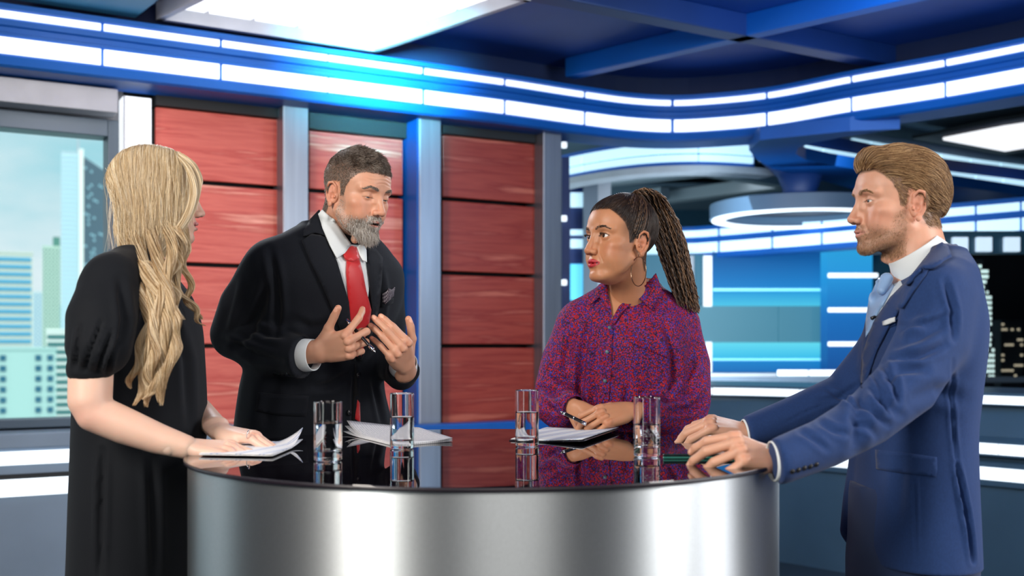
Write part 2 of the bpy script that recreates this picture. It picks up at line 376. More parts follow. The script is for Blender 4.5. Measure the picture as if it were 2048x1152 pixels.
# ---- far hall behind the opening
def slab(name, pts, z0, z1, m, parent=None, **k):
    mb = MB(); mb.prism([Vector(p) for p in pts], z0, z1); return mb.build(name, m, parent, **k)
def ribbon(pxs, vfun, z0, z1, off=.0, th=.03):
    pts = []
    for x in pxs: Y = vfun(x); pts.append(Vector(((x-HX)*Y/FPX, Y)))
    nn = []
    for i in range(len(pts)):
        t = (pts[min(i+1, len(pts)-1)]-pts[max(i-1, 0)]).normalized(); nn.append(Vector((t.y, -t.x)))
    mb = MB(); mb.sweep(pts, [(off-th, z0), (off, z0), (off, z1), (off-th, z1)], nn); return mb
def lin(xs, ys): return lambda x: float(np.interp(x, xs, ys))
def smooth(xs, ys):
    c = np.polyfit(np.array(xs)-1500., ys, min(len(xs)-1, 3)); return lambda x: float(np.polyval(c, x-1500.))
fr = thing('far_arc_fascia', 'far curved double strip light arc seen through the opening, left of the hub', 'light fascia')
yf = smooth([1100, 1220, 1350, 1510], [8.75, 8.2, 7.95, 8.05])
ribbon(np.linspace(1090, 1512, 30), yf, 2.585, 2.78, -.02, .10).build('fascia_band', M_blue, fr)
for a, b in ((1100, 1163), (1166, 1396), (1399, 1506)):
    for z0, z1 in ((2.676, 2.745), (2.615, 2.664)):
        ribbon(np.linspace(a, b, 10), yf, z0, z1, .005, .03).build('light_panel', M_strip2, fr)
ribbon(np.linspace(1090, 1545, 30), yf, 2.535, 2.585, .02, .18).build('silver_rim', M_lgrey, fr)
hb = thing('blue_hub_soffit', 'flat blue hub where the far ceiling ribbons join, above the ring lamp', 'ceiling soffit')
out = [(1498, 300), (1512, 318), (1545, 338), (1600, 352), (1640, 360), (1720, 382), (1800, 405), (1900, 432), (2130, 482), (2130, 404), (2008, 386), (1887, 369), (1800, 353), (1723, 340), (1660, 330), (1612, 320), (1592, 308), (1596, 296), (1625, 286), (1700, 272), (1800, 258), (1700, 262), (1600, 272), (1520, 280)]
slab('soffit_plate', [PZ(x, y, 2.50) for x, y in out], 2.50, 2.58, M_blue, hb)
mb = MB(); mb.prism([PZ(x, y, 2.60) for x, y in ((1504, 300), (1500, 286), (1530, 282), (1580, 283), (1545, 292), (1525, 305), (1520, 322))], 2.585, 2.72); mb.build('silver_nose', M_lgrey, hb, smooth=False)
rl = thing('right_ribbon_fascia', 'receding pair of lit strips behind the fair haired man', 'light fascia')
yr = lin([1600, 1723, 1887, 2008, 2130], [7.70, 8.13, 8.87, 9.26, 9.7])
ribbon(np.linspace(1600, 2130, 20), yr, 2.60, 2.80, -.03, .2).build('fascia_band', M_blued, rl)
for a, b in ((1603, 1645), (1648, 1745), (1748, 1840), (1843, 1950), (1953, 2005), (2008, 2110)):
    ribbon(np.linspace(a, b, 6), yr, 2.62, 2.695, .0, .03).build('light_panel', M_strip2, rl)
yr2 = lin([1690, 1966, 2130], [9.05, 10.2, 10.8])
ribbon(np.linspace(1690, 2120, 20), yr2, 2.90, 3.08, -.03, .2).build('fascia_band', M_slate, rl)
for a, b in ((1708, 1740), (1743, 1800), (1803, 1880), (1883, 1940), (1943, 2000), (2003, 2110)):
    ribbon(np.linspace(a, b, 6), yr2, 2.95, 3.003, .0, .03).build('light_panel', M_strip2, rl)
for px_, (lab, pts) in enumerate((('small white ceiling light panel in the far hall, above the ring lamp', [(1384, 348), (1520, 366), (1578, 358), (1430, 340)]), ('white gridded ceiling light panel at the far right, behind the fair haired man', [(1886, 280), (2010, 303), (2120, 285), (2120, 240), (2010, 256)]))):
    t = thing('far_ceiling_light', lab, 'ceiling light'); z = 2.90 if px_ == 0 else 3.05
    slab('light_tile', [PZ(x, y, z) for x, y in pts], z, z+.02, M_ceil_lit, t)
    c = sum((PZ(x, y, z) for x, y in pts), Vector((0, 0)))/len(pts)
    slab('black_surround', [c+(PZ(x, y, z)-c)*1.45 for x, y in pts], z+.02, z+.05, M_dark, t)
ft = thing('far_ceiling', 'grey blue ceiling slabs and beams of the far hall', 'ceiling panel')
slab('ceiling_slab', [(0, 7.2), (7, 6.4), (7, 13.2), (0, 13.2)], 3.2, 3.25, mat('far_ceiling_grey', (.16, .24, .31), .6), ft)
for a, b, w in (((1290, 412), (1590, 374), .16), ((1150, 378), (1420, 350), .16), ((1420, 352), (1740, 402), .14), ((1180, 425), (1330, 398), .12)):
    z = 2.80
    mb = MB(); mb.bar(PZ(a[0], a[1], z), PZ(b[0], b[1], z), w, z, 2.92); mb.build('beam', mat('far_beam_grey', (.42, .50, .56), .6), ft)
slab('ceiling_slab', [PZ(1130, 372, 2.93), PZ(1760, 372, 2.93), PZ(1760, 452, 2.93), PZ(1130, 452, 2.93)], 2.93, 2.96, MATS['far_ceiling_grey'], ft)
# far posts
fp = thing('far_post', 'grey post of the far hall just right of the last steel column', 'column')
def slabpx(name, x0, x1, Y, z0, z1, m, parent, th=.15, **k):
    return slab(name, [((x0-HX)*Y/FPX, Y), ((x1-HX)*Y/FPX, Y), ((x1-HX)*Y/FPX, Y+th), ((x0-HX)*Y/FPX, Y+th)], z0, z1, m, parent, **k)
slabpx('post_face', 1168, 1196, 8.7, .0, 2.75, mat('post_dark_grey', (.15, .19, .24), .5), fp)
slabpx('post_return', 1196, 1222, 8.72, .0, 2.75, M_lgrey, fp)
np_ = thing('navy_post', 'narrow navy post with small round lamps at the edge of the opening', 'column')
slabpx('post_face', 1124, 1139, 7.2, .0, 2.52, M_blued, np_)
for py in (290, 437, 565):
    mb = MB(); c = P(1128, py, 7.17); mb.lathe([(0, .02), (.018, .018), (.02, .0), (.018, -.018), (0, -.02)], c, 16); mb.build('round_lamp', M_strip, np_, smooth=True)
sg = thing('stacked_light_squares', 'column of lit squares seen between the navy post and the grey post', 'wall light')
slabpx('backing', 1139, 1172, 8.9, 0, 2.6, M_blued, sg)
for y0, y1 in ((385, 414), (459, 470), (478, 496), (528, 600)):
    Y = 8.85; slabpx('lit_square', 1141, 1168, Y, ZC-(y1-HY)*Y/FPX, ZC-(y0-HY)*Y/FPX, M_strip2 if y0 < 520 else mat('cyan_screen', (.1, .6, .9), .4, emit=(.12, .62, .95), es=.9), sg, .03)
# ring lamp
rc = thing('ring_lamp', 'round hanging drum lamp with a glowing white lower ring in the far hall', 'ring lamp', (0, 0, 0))
c = P(1600, 437, 7.9); R = .62
mb = MB(); mb.lathe([(R, .0), (R+.015, .0), (R+.015, .10), (R-.02, .11), (R-.10, .11), (R-.10, .03), (R-.09, .03)], c, 72); mb.build('drum', mat('drum_grey', (.13, .22, .34), .45), rc); autosmooth(rc.children[0])
mb = MB(); mb.lathe([(R, .005), (R, -.012), (R-.085, -.012), (R-.085, .005), (R, .005)], c, 72); mb.build('glowing_ring', M_strip, rc, smooth=True)
mb = MB(); mb.lathe([(0, .12), (.14, .12), (.12, .2), (.16, .3), (.28, .42), (.0, .42)], c, 32); mb.build('hanger', M_blued, rc, smooth=True)
mb = MB(); mb.lathe([(0, .07), (R-.105, .07), (R-.105, .10), (0, .10)], c, 48); mb.build('cover_disc', mat('deep_navy_cover', (.003, .010, .04), .5), rc)
# lower far fascia + display wall
lf = thing('low_far_fascia', 'lower curved blue fascia with two rows of lit strips over the blue display wall', 'light fascia')
yl = lin([1300, 1400, 1700, 2120], [9.35, 9.2, 8.2, 7.2])
ribbon(np.linspace(1225, 2120, 40), yl, 2.02, 2.285, -.01, .2).build('fascia_band', M_blue, lf)
for a, b in ((1228, 1345), (1348, 1436), (1439, 1543), (1546, 1642), (1645, 1750), (1753, 1850), (1853, 1950), (1953, 2040), (2043, 2110)):
    for z0, z1 in ((2.195, 2.25), (2.062, 2.145)):
        ribbon(np.linspace(a+1.5, b-1.5, 5), yl, z0, z1, .006, .03).build('light_panel', M_strip2, lf)
def grad_mat(name, cols, z0, z1, es=.8):
    m = mat(name, (.004, .02, .06), .5, emit=(1, 1, 1), es=es, spec=.15); t = m.node_tree; b = t.nodes['Principled BSDF']
    g = t.nodes.new('ShaderNodeNewGeometry'); s = t.nodes.new('ShaderNodeSeparateXYZ'); t.links.new(g.outputs['Position'], s.inputs[0])
    r = t.nodes.new('ShaderNodeMapRange'); r.inputs['From Min'].default_value = z0; r.inputs['From Max'].default_value = z1; t.links.new(s.outputs['Z'], r.inputs[0])
    t.links.new(ramp(t, cols, r.outputs[0]), b.inputs['Emission Color']); return m
YD = 9.1
def zpx(py, Y): return ZC-(py-HY)*Y/FPX
dw = thing('display_wall', 'blue video display wall with cyan glow bands in the far hall', 'video wall')
mS1 = grad_mat('upper_blue_screen', [(0, (.08, .62, .85)), (.30, (.015, .34, .74)), (.36, (.012, .24, .64)), (1, (.005, .09, .32))], zpx(612, YD), zpx(508, YD))
mS2 = grad_mat('lower_blue_screen', [(0, (.01, .16, .5)), (.38, (.01, .25, .65)), (.45, (.04, .55, .88)), (1, (.14, .80, .95))], zpx(745, YD), zpx(685, YD))
slabpx('upper_screen', 1426, 1654, YD, zpx(612, YD), zpx(500, YD), mS1, dw, .05)
slabpx('lower_screen', 1426, 1654, YD, zpx(747, YD), zpx(685, YD), mS2, dw, .05)
mT = mat('teal_grey_screen', (.03, .10, .13), .45, emit=(.045, .20, .29), es=.7)
slabpx('middle_panel', 1372, 1556, YD+.01, zpx(685, YD), zpx(612, YD), mT, dw, .05); slabpx('middle_panel', 1557.5, 1654, YD+.01, zpx(685, YD), zpx(612, YD), mT, dw, .05)
slabpx('glow_line', 1426, 1654, YD-.01, zpx(582, YD), zpx(577, YD), mat('soft_cyan_line', (.3, .8, .9), .4, emit=(.2, .68, .9), es=.9), dw, .01)
slabpx('glow_line', 1426, 1654, YD-.01, zpx(721, YD), zpx(717, YD), MATS['soft_cyan_line'], dw, .01)
slabpx('backing', 1225, 1800, YD+.08, .9, 2.05, mat('teal_backing', (.02, .10, .15), .5, emit=(.02, .11, .17), es=.6), dw, .05)
for x0, x1, y0, y1 in ((1372, 1388, 512, 610), (1408, 1424, 512, 613), (1412, 1424, 684, 750), (1352, 1360, 512, 610)):
    slabpx('white_fin', x0, x1, YD-.03, zpx(y1, YD), zpx(y0, YD), M_lgrey if x0 < 1400 else mat('white_fin_lit', (.8, .85, .9), .4, emit=(.8, .88, .95), es=.75), dw, .05)
bc = thing('blue_light_column', 'blue column with three white light bars beside the display wall', 'column')
Y = 8.75; slabpx('column_face', 1655, 1745, Y, .95, 2.06, grad_mat('blue_column_glow', [(0, (.005, .07, .30)), (.5, (.008, .17, .55)), (.8, (.02, .35, .8)), (1, (.03, .42, .85))], 1.0, 2.05, .75), bc, .2)  # light on the column face is put in as emission, stronger upwards
slabpx('column_return', 1745, 1800, Y+.05, .95, 2.06, M_teal, bc, .2)
for py in (551, 620, 688):
    slabpx('light_bar', 1657, 1757, Y-.03, zpx(py+4.5, Y), zpx(py-4.5, Y), M_strip, bc, .03, bevel=.008)
fl = thing('far_ledge', 'long pale ledge with lit strips at the foot of the display wall', 'ledge')
Y = 8.3; slabpx('ledge_body', 1225, 1960, Y, .0, 1.085, M_slate, fl, .3)
for a, b in ((1556, 1617), (1620, 1700), (1703, 1790)): slabpx('lit_strip', a, b, Y-.02, 1.065, 1.11, M_strip, fl, .03, bevel=.006)
slabpx('pale_strip', 1225, 1553, Y-.02, 1.06, 1.085, M_lgrey, fl, .03)
# night city behind the right opening
nw = empty('window_2'); tag(nw, kind='structure')
Yn = 8.2
slabpx('window_head', 1795, 2400, Yn, 1.99, 2.03, M_frame, nw, .12); slabpx('window_sill', 1795, 2400, Yn, 1.02, 1.06, M_frame, nw, .12)
slabpx('glass_pane', 1795, 2400, Yn+.05, 1.05, 2.0, M_glass, nw, .006)
nb = thing('night_backdrop', 'black night sky backdrop behind the right hand window', 'backdrop')
slabpx('backdrop_sheet', 1750, 2290, 12.6, 0, 2.7, mat('night_black', (.004, .006, .012), .9), nb, .05)
slabpx('lamp_header', 1740, 2400, 7.06, zpx(508, 7.06), zpx(462, 7.06), M_teal, nw, .06)
for x in (1922, 1970, 2026):
    t = tag(slabpx('square_lamp', x-15, x+15, 7.02, zpx(503, 7.02), zpx(474, 7.02), mat('soft_square_lamp', (.6, .7, .8), .4, emit=(.42, .55, .66), es=1), None, .04, bevel=.004), {1922: 'pale square lamp above the night window, nearest the man\'s collar', 1970: 'pale square lamp directly above the lit night tower', 2026: 'pale square lamp above the night window, at the right edge'}[x], 'lamp', 'square lamps over the night window')
for k, (x, w, zt, col, lab) in enumerate(((1966, 23, 518, (.75, .9, .88), 'tall floodlit night tower with rows of lit windows beyond the right window'), (2024, 22, 640, (.62, .50, .36), 'low night building with warm windows at the right edge'), (2000, 14, 660, (.15, .32, .55), 'small night building with blue windows beside the tall tower'), (1935, 14, 660, (.3, .4, .45), 'night building partly hidden by the fair haired man'))):
    Yt = 10.5+.3*k; cx = (x-HX)*Yt/FPX; h = w*Yt/FPX
    t = thing('night_tower', lab, 'building', (cx, Yt, 0)); top = zpx(zt, Yt)
    mb = MB()
    if k == 0:
        for s, a, b in ((1, 0, top-.75), (.82, top-.75, top-.35), (.62, top-.35, top-.1), (.3, top-.1, top)): mb.box((0, h, (a+b)/2), (h*s, h*s, (b-a)/2))
    else: mb.box((0, h, top/2), (h, h, top/2))
    mb.build('tower_body', mat('night_concrete', (.03, .04, .05), .7), t)
    mb = MB(); n = 0; z = 1.0
    while z < top-.03:
        s = 1 if k else (1 if z < top-.75 else .82 if z < top-.35 else .62 if z < top-.1 else .3)
        for i in range(7):
            if random.random() < (.75 if k == 0 else .28):
                mb.box((-h*s+h*s*2*(i+.5)/7, h-h*s-.005, z), (h*s/11, .006, .014 if k == 0 else .009))
        z += .05
    mb.build('lit_windows', mat('night_windows_%d' % k, col, .5, emit=col, es=1.0 if k == 0 else .8), t, kind='stuff')

# ---- day city outside the left window
def daymat(name, c1, c2, sx, sz, rough=.4):
    m = mat(name, c1, rough); t = m.node_tree; b = t.nodes['Principled BSDF']
    return m
def tower(label, px0, px1, pyt, Y, wall, glass, fpx, cols, kind='grid', spire=None, nf=40, depth=3.0):
    """a building that faces the window; fpx is the storey height as seen, cols the window columns (0..1)"""
    xc = ((px0+px1)/2-HX)*Y/FPX; th = math.atan2(-xc, Y); w = (px1-px0)*Y/FPX*math.cos(th); zt = zpx(pyt, Y); base = -20; H = zt-base
    t = thing('city_tower', label, 'building', (xc, Y, base), 'day city towers outside the window'); t.rotation_euler.z = th
    mb = MB(); mb.box((0, depth/2, H/2), (w/2, depth/2, H/2)); mb.build('tower_body', wall, t); fz = fpx*Y/FPX; mb = MB()
    for f in range(nf):
        z = H-(f+.75)*fz
        if kind == 'bands': mb.box((0, 0, z), (w*.48, .05, fz*.24))
        else:
            for c, cw_ in cols: mb.box((-w/2+w*c, 0, z), (w*cw_/2, .04, fz*.25))
    mb.build('window_bands' if kind == 'bands' else 'windows', glass, t, kind='stuff')
    mb = MB(); mb.box((0, depth/2, H+fz*.12), (w/2*1.02, depth/2*1.02, fz*.14)); mb.build('parapet', wall, t)
    if spire is not None: mb = MB(); mb.tube([(w*spire, .4, H), (w*spire, .4, H+Y*.011), (w*spire, .4, H+Y*.022)], [Y*.0011, Y*.0007, Y*.0003], 8); mb.build('spire', M_lgrey, t)
    return t, w, H
def reg(n, w=.5): return [((i+.5)/n, w/n) for i in range(n)]
gl = mat('tower_glass_blue', (.10, .38, .58), .2); gl2 = mat('tower_glass_dark', (.03, .14, .22), .2); gl3 = mat('tower_glass_teal', (.05, .19, .19), .3)
t, w, H = tower('tall glass skyscraper with a pale corner rib and a spire, beyond the window', 122, 158, 306, 62, mat('sky_tower_pale', (.55, .68, .74), .5), mat('tower_glass_sky', (.55, .76, .84), .3), 9, None, 'bands', .46, 60)
mb = MB(); mb.box((w*.62, -.1, H/2), (w*.13, .3, H/2+.2)); mb.build('corner_rib', mat('pale_rib', (.92, .92, .86), .5), t)
mb = MB(); wa = Vector((w*.76, 0)); wb = Vector((w*2.35, 6.0)); mb.prism([tuple(wa), tuple(wb), (wb.x, wb.y+2), (wa.x, wa.y+3)], 0, H-.15); mb.build('dark_wing', mat('dark_glass_wing', (.018, .085, .14), .4), t)  # wing is one even glass colour, darker than the front
mb = MB(); d = (wb-wa).normalized(); nn = Vector((d.y, -d.x))
for f in range(60):
    for c in range(9):
        if random.random() < .16+.25*(f > 30):
            pp = wa+(wb-wa)*((c+.5)/9); z = H-.8-f*.26; mb.prism([tuple(pp-d*.16+nn*.05), tuple(pp+d*.16+nn*.05), tuple(pp+d*.16), tuple(pp-d*.16)], z, z+.12)
mb.build('wing_windows', mat('lit_office_glass', (.45, .75, .85), .3), t, kind='stuff')
t, w, H = tower('slim green white tower with a dark rooftop box, left of the skyscraper', 85, 121, 494, 50, mat('green_white', (.58, .74, .62), .5), gl3, 8, reg(5), 'grid', None, 46)
mb = MB(); mb.box((w*.28, 1.2, H+.22), (w*.2, .8, .28)); mb.build('rooftop_box', mat('green_dark', (.08, .24, .20), .5), t)
tower('office block with blue glass bands at the left edge of the window', -70, 66, 506, 38, mat('beige_stone', (.62, .66, .58), .5), gl, 15, None, 'bands', None, 16)
tower('wide pale green block with sparse dark windows, lowest in the window', -90, 114, 700, 26, mat('pale_green_stone', (.42, .64, .60), .5), gl2, 21, [(.47, .06), (.82, .06), (.94, .06), (.30, .06), (.12, .06)], 'grid', None, 12)
tower('white balcony block with banded floors behind the wide green block', 93, 190, 662, 31, mat('white_stone', (.84, .88, .84), .5), gl3, 15, None, 'bands', None, 18)
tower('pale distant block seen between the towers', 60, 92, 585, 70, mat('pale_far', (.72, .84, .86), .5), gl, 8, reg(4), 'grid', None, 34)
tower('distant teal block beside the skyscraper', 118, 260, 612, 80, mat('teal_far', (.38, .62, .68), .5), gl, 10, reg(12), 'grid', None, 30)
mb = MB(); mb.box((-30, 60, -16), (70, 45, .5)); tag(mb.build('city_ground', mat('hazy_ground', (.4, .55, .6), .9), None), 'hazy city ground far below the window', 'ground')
# ================================================================== SCULPTING: distance fields turned into smooth meshes
def _n(v): v = np.asarray(v, float); return v/np.linalg.norm(v)
class Fld:
    def __init__(s, lo, hi, h):
        s.lo = np.array(lo, float); s.h = h; s.n = tuple(int(math.ceil((hi[i]-lo[i])/h))+1 for i in range(3))
        s.F = np.full(s.n, 9.0, np.float32)
    def reg(s, lo, hi):
        i0 = [max(0, int((lo[k]-s.lo[k])/s.h)) for k in range(3)]; i1 = [min(s.n[k], int((hi[k]-s.lo[k])/s.h)+2) for k in range(3)]
        if any(i0[k] >= i1[k] for k in range(3)): return None
        sl = tuple(slice(i0[k], i1[k]) for k in range(3))
        ax = [(s.lo[k]+s.h*np.arange(i0[k], i1[k])).astype(np.float32) for k in range(3)]
        return sl, ax[0][:, None, None], ax[1][None, :, None], ax[2][None, None, :]
    def put(s, sl, d, k, op):
        f = s.F[sl]; d = d.astype(np.float32)
        if op > 0:
            hh = np.maximum(k-np.abs(f-d), 0)/k; s.F[sl] = np.minimum(f, d)-hh*hh*k*.25
        else:
            d = -d; hh = np.maximum(k-np.abs(f-d), 0)/k; s.F[sl] = np.maximum(f, d)+hh*hh*k*.25
    def ell(s, c, r, k=.01, R=None, op=1):
        c = np.array(c, float); r = np.array(r, float)*np.ones(3); m = r.max()+k+2*s.h
        g = s.reg(c-m, c+m)
        if g is None: return s
        sl, x, y, z = g; x = x-c[0]; y = y-c[1]; z = z-c[2]
        if R is not None:
            R = np.array(R, float); x, y, z = (R[0, 0]*x+R[1, 0]*y+R[2, 0]*z, R[0, 1]*x+R[1, 1]*y+R[2, 1]*z, R[0, 2]*x+R[1, 2]*y+R[2, 2]*z)
        a = np.sqrt((x/r[0])**2+(y/r[1])**2+(z/r[2])**2); b = np.sqrt((x/r[0]**2)**2+(y/r[1]**2)**2+(z/r[2]**2)**2)
        s.put(sl, a*(a-1)/np.maximum(b, 1e-6), k, op); return s
    def chain(s, pts, rs, k=.01, op=1, flat=None):
        """flat=(dir, factor): squash the section along dir"""
        pts = np.array(pts, float); rs = np.array(rs, float)*np.ones(len(pts)); m = rs.max()*1.5+k+2*s.h
        g = s.reg(pts.min(0)-m, pts.max(0)+m)
        if g is None: return s
        sl, x, y, z = g; D = None
        for i in range(len(pts)-1):
            a, b = pts[i], pts[i+1]; ab = b-a; L = max((ab*ab).sum(), 1e-9)
            t = np.clip(((x-a[0])*ab[0]+(y-a[1])*ab[1]+(z-a[2])*ab[2])/L, 0, 1)
            dx = x-a[0]-t*ab[0]; dy = y-a[1]-t*ab[1]; dz = z-a[2]-t*ab[2]
            if flat is not None:
                u = np.array(flat[0], float); q = (dx*u[0]+dy*u[1]+dz*u[2])*(flat[1]-1); dx = dx+q*u[0]; dy = dy+q*u[1]; dz = dz+q*u[2]
            d = np.sqrt(dx*dx+dy*dy+dz*dz)-(rs[i]+t*(rs[i+1]-rs[i])); D = d if D is None else np.minimum(D, d)
        s.put(sl, D, k, op); return s
    def box(s, c, hf, R=None, rnd=.002, k=.005, op=1):
        c = np.array(c, float); hf = np.array(hf, float); m = np.linalg.norm(hf)+k+2*s.h
        g = s.reg(c-m, c+m)
        if g is None: return s
        sl, x, y, z = g; x = x-c[0]; y = y-c[1]; z = z-c[2]
        if R is not None:
            R = np.array(R, float); x, y, z = (R[0, 0]*x+R[1, 0]*y+R[2, 0]*z, R[0, 1]*x+R[1, 1]*y+R[2, 1]*z, R[0, 2]*x+R[1, 2]*y+R[2, 2]*z)
        qx = np.abs(x)-hf[0]+rnd; qy = np.abs(y)-hf[1]+rnd; qz = np.abs(z)-hf[2]+rnd
        d = np.sqrt(np.maximum(qx, 0)**2+np.maximum(qy, 0)**2+np.maximum(qz, 0)**2)+np.minimum(np.maximum(qx, np.maximum(qy, qz)), 0)-rnd
        s.put(sl, d, k, op); return s
    def loft(s, lv, k=.02, op=1, yaw=0, p=2.0):
        """lv rows (z, cx, cy, rx, ry): stacked (super)ellipses, rx along the yaw direction; smooth in z"""
        lv = np.array(sorted(lv), float); z0, z1 = lv[0, 0], lv[-1, 0]
        zz = np.linspace(z0, z1, 80); ti = np.interp(zz, lv[:, 0], np.arange(len(lv))); tab = np.zeros((80, 4))
        for j in range(4):
            y = lv[:, j+1]; m = np.gradient(y); i = np.clip(ti.astype(int), 0, len(lv)-2); t = ti-i
            tab[:, j] = (2*t**3-3*t*t+1)*y[i]+(t**3-2*t*t+t)*m[i]+(-2*t**3+3*t*t)*y[i+1]+(t**3-t*t)*m[i+1]
        m = lv[:, 3:].max()+k+2*s.h; g = s.reg((lv[:, 1].min()-m, lv[:, 2].min()-m, z0-k), (lv[:, 1].max()+m, lv[:, 2].max()+m, z1+k))
        if g is None: return s
        sl, x, y, z = g; c = [np.interp(z, zz, tab[:, j]) for j in range(4)]
        dx = x-c[0]; dy = y-c[1]; ca, sa = math.cos(yaw), math.sin(yaw)
        u = dx*ca+dy*sa; v = -dx*sa+dy*ca
        q = (np.abs(u/c[2])**p+np.abs(v/c[3])**p)**(1/p)
        d = (q-1)*np.minimum(c[2], c[3])*np.ones_like(z)
        d = np.maximum(d, np.maximum(z-z1, z0-z)); s.put(sl, d, k, op); return s
    def samp(s, p):
        q = (p-s.lo)/s.h; q = np.clip(q, 0, np.array(s.n)-1.001); i = q.astype(int); u = q-i; o = 0
        for a in (0, 1):
            for b in (0, 1):
                for c in (0, 1):
                    w = (u[:, 0] if a else 1-u[:, 0])*(u[:, 1] if b else 1-u[:, 1])*(u[:, 2] if c else 1-u[:, 2]); o = o+w*s.F[i[:, 0]+a, i[:, 1]+b, i[:, 2]+c]
        return o
    def grad(s, p):
        e = s.h; g = np.stack([s.samp(p+d)-s.samp(p-d) for d in np.eye(3)*e], 1); return g/np.maximum(np.linalg.norm(g, axis=1, keepdims=True), 1e-6)
    def mesh(s, smooth_it=1):
        F = s.F; sg = F < 0; nx, ny, nz = s.n
        c = np.zeros((nx-1, ny-1, nz-1), np.int8)
        for a in (0, 1):
            for b in (0, 1):
                for d in (0, 1): c += sg[a:nx-1+a, b:ny-1+b, d:nz-1+d]
        act = (c > 0) & (c < 8); idx = np.full(act.shape, -1, np.int64); I = np.argwhere(act); idx[act] = np.arange(len(I))
        acc = np.zeros((len(I), 3)); cnt = np.zeros(len(I))
        cor = [(a, b, d) for a in (0, 1) for b in (0, 1) for d in (0, 1)]
        val = {q: F[I[:, 0]+q[0], I[:, 1]+q[1], I[:, 2]+q[2]].astype(float) for q in cor}
        for q in cor:
            for ax in range(3):
                if q[ax]: continue
                r = list(q); r[ax] = 1; r = tuple(r); v0, v1 = val[q], val[r]; m = (v0 < 0) != (v1 < 0)
                t = np.where(m, v0/np.where(m, v0-v1, 1), 0); p = np.zeros((len(I), 3)); p += q; p[:, ax] += t
                acc += p*m[:, None]; cnt += m
        V = I+acc/cnt[:, None]
        fs = []
        for ax in range(3):
            o = [(1, 2), (2, 0), (0, 1)][ax]; n = list(s.n)
            a = [slice(None)]*3; b = [slice(None)]*3; a[ax] = slice(0, n[ax]-1); b[ax] = slice(1, n[ax])
            for q in o: a[q] = slice(1, n[q]-1); b[q] = slice(1, n[q]-1)
            s0, s1 = sg[tuple(a)], sg[tuple(b)]
            for flag in (0, 1):
                E = np.argwhere((s0 != s1) & (s0 == bool(flag)))
                if not len(E): continue
                E = E.copy()
                for q in o: E[:, q] += 1
                def g(d1, d2):
                    e = E.copy(); e[:, o[0]] -= d1; e[:, o[1]] -= d2; return idx[e[:, 0], e[:, 1], e[:, 2]]
                Q = np.stack([g(1, 1), g(0, 1), g(0, 0), g(1, 0)], 1)
                fs.append(Q if flag else Q[:, ::-1])
        Fc = np.concatenate(fs); Fc = Fc[(Fc >= 0).all(1)]
        V = s.lo+V*s.h
        for _ in range(smooth_it): V = lap(V, Fc, .5)
        return V, Fc
def lap(V, F, w):
    k = F.shape[1]; a = F.ravel(); b = np.roll(F, -1, 1).ravel(); n = len(V)
    src = np.concatenate([a, b]); dst = np.concatenate([b, a]); c = np.bincount(src, minlength=n).astype(float); c[c == 0] = 1
    out = np.stack([np.bincount(src, V[dst, j], minlength=n)/c for j in range(3)], 1)
    return V*(1-w)+out*w
def normals(V, F):
    a, b, c, d = V[F[:, 0]], V[F[:, 1]], V[F[:, 2]], V[F[:, -1]]
    fn = np.cross(c-a, d-b) if F.shape[1] == 4 else np.cross(b-a, c-a)
    N = np.stack([sum(np.bincount(F[:, i], fn[:, j], minlength=len(V)) for i in range(F.shape[1])) for j in range(3)], 1)
    return N/np.maximum(np.linalg.norm(N, axis=1, keepdims=True), 1e-9)
def setcol(o, C, name='Col'):
    a = o.data.color_attributes.new(name, 'FLOAT_COLOR', 'POINT'); c = np.ones((len(C), 4), np.float32); c[:, :3] = C; a.data.foreach_set('color', c.ravel())
def frame(f, u):
    """rotation with columns forward, left, up"""
    f = _n(f); l = _n(np.cross(u, f)); return np.stack([f, l, np.cross(f, l)], 1)
def lerp(C, c2, w): w = np.clip(w, 0, 1)[:, None]; return C*(1-w)+np.array(c2)*w
def sst(x, a, b): t = np.clip((x-a)/(b-a), 0, 1); return t*t*(3-2*t)
def gss(V, c, r): d = ((V-np.array(c))/np.array(r)); return np.exp(-(d*d).sum(1))
def vnoise(V, sc, seed=0):
    """cheap smooth noise from sines"""
    r = np.random.default_rng(seed); o = np.zeros(len(V))
    for i in range(7):
        w = r.normal(size=3)*sc; o += np.sin(V@w+r.uniform(0, 6.28))
    return o/7
def toworld(V, R, t, s=.01): return V@np.array(R).T*s+np.array(t)

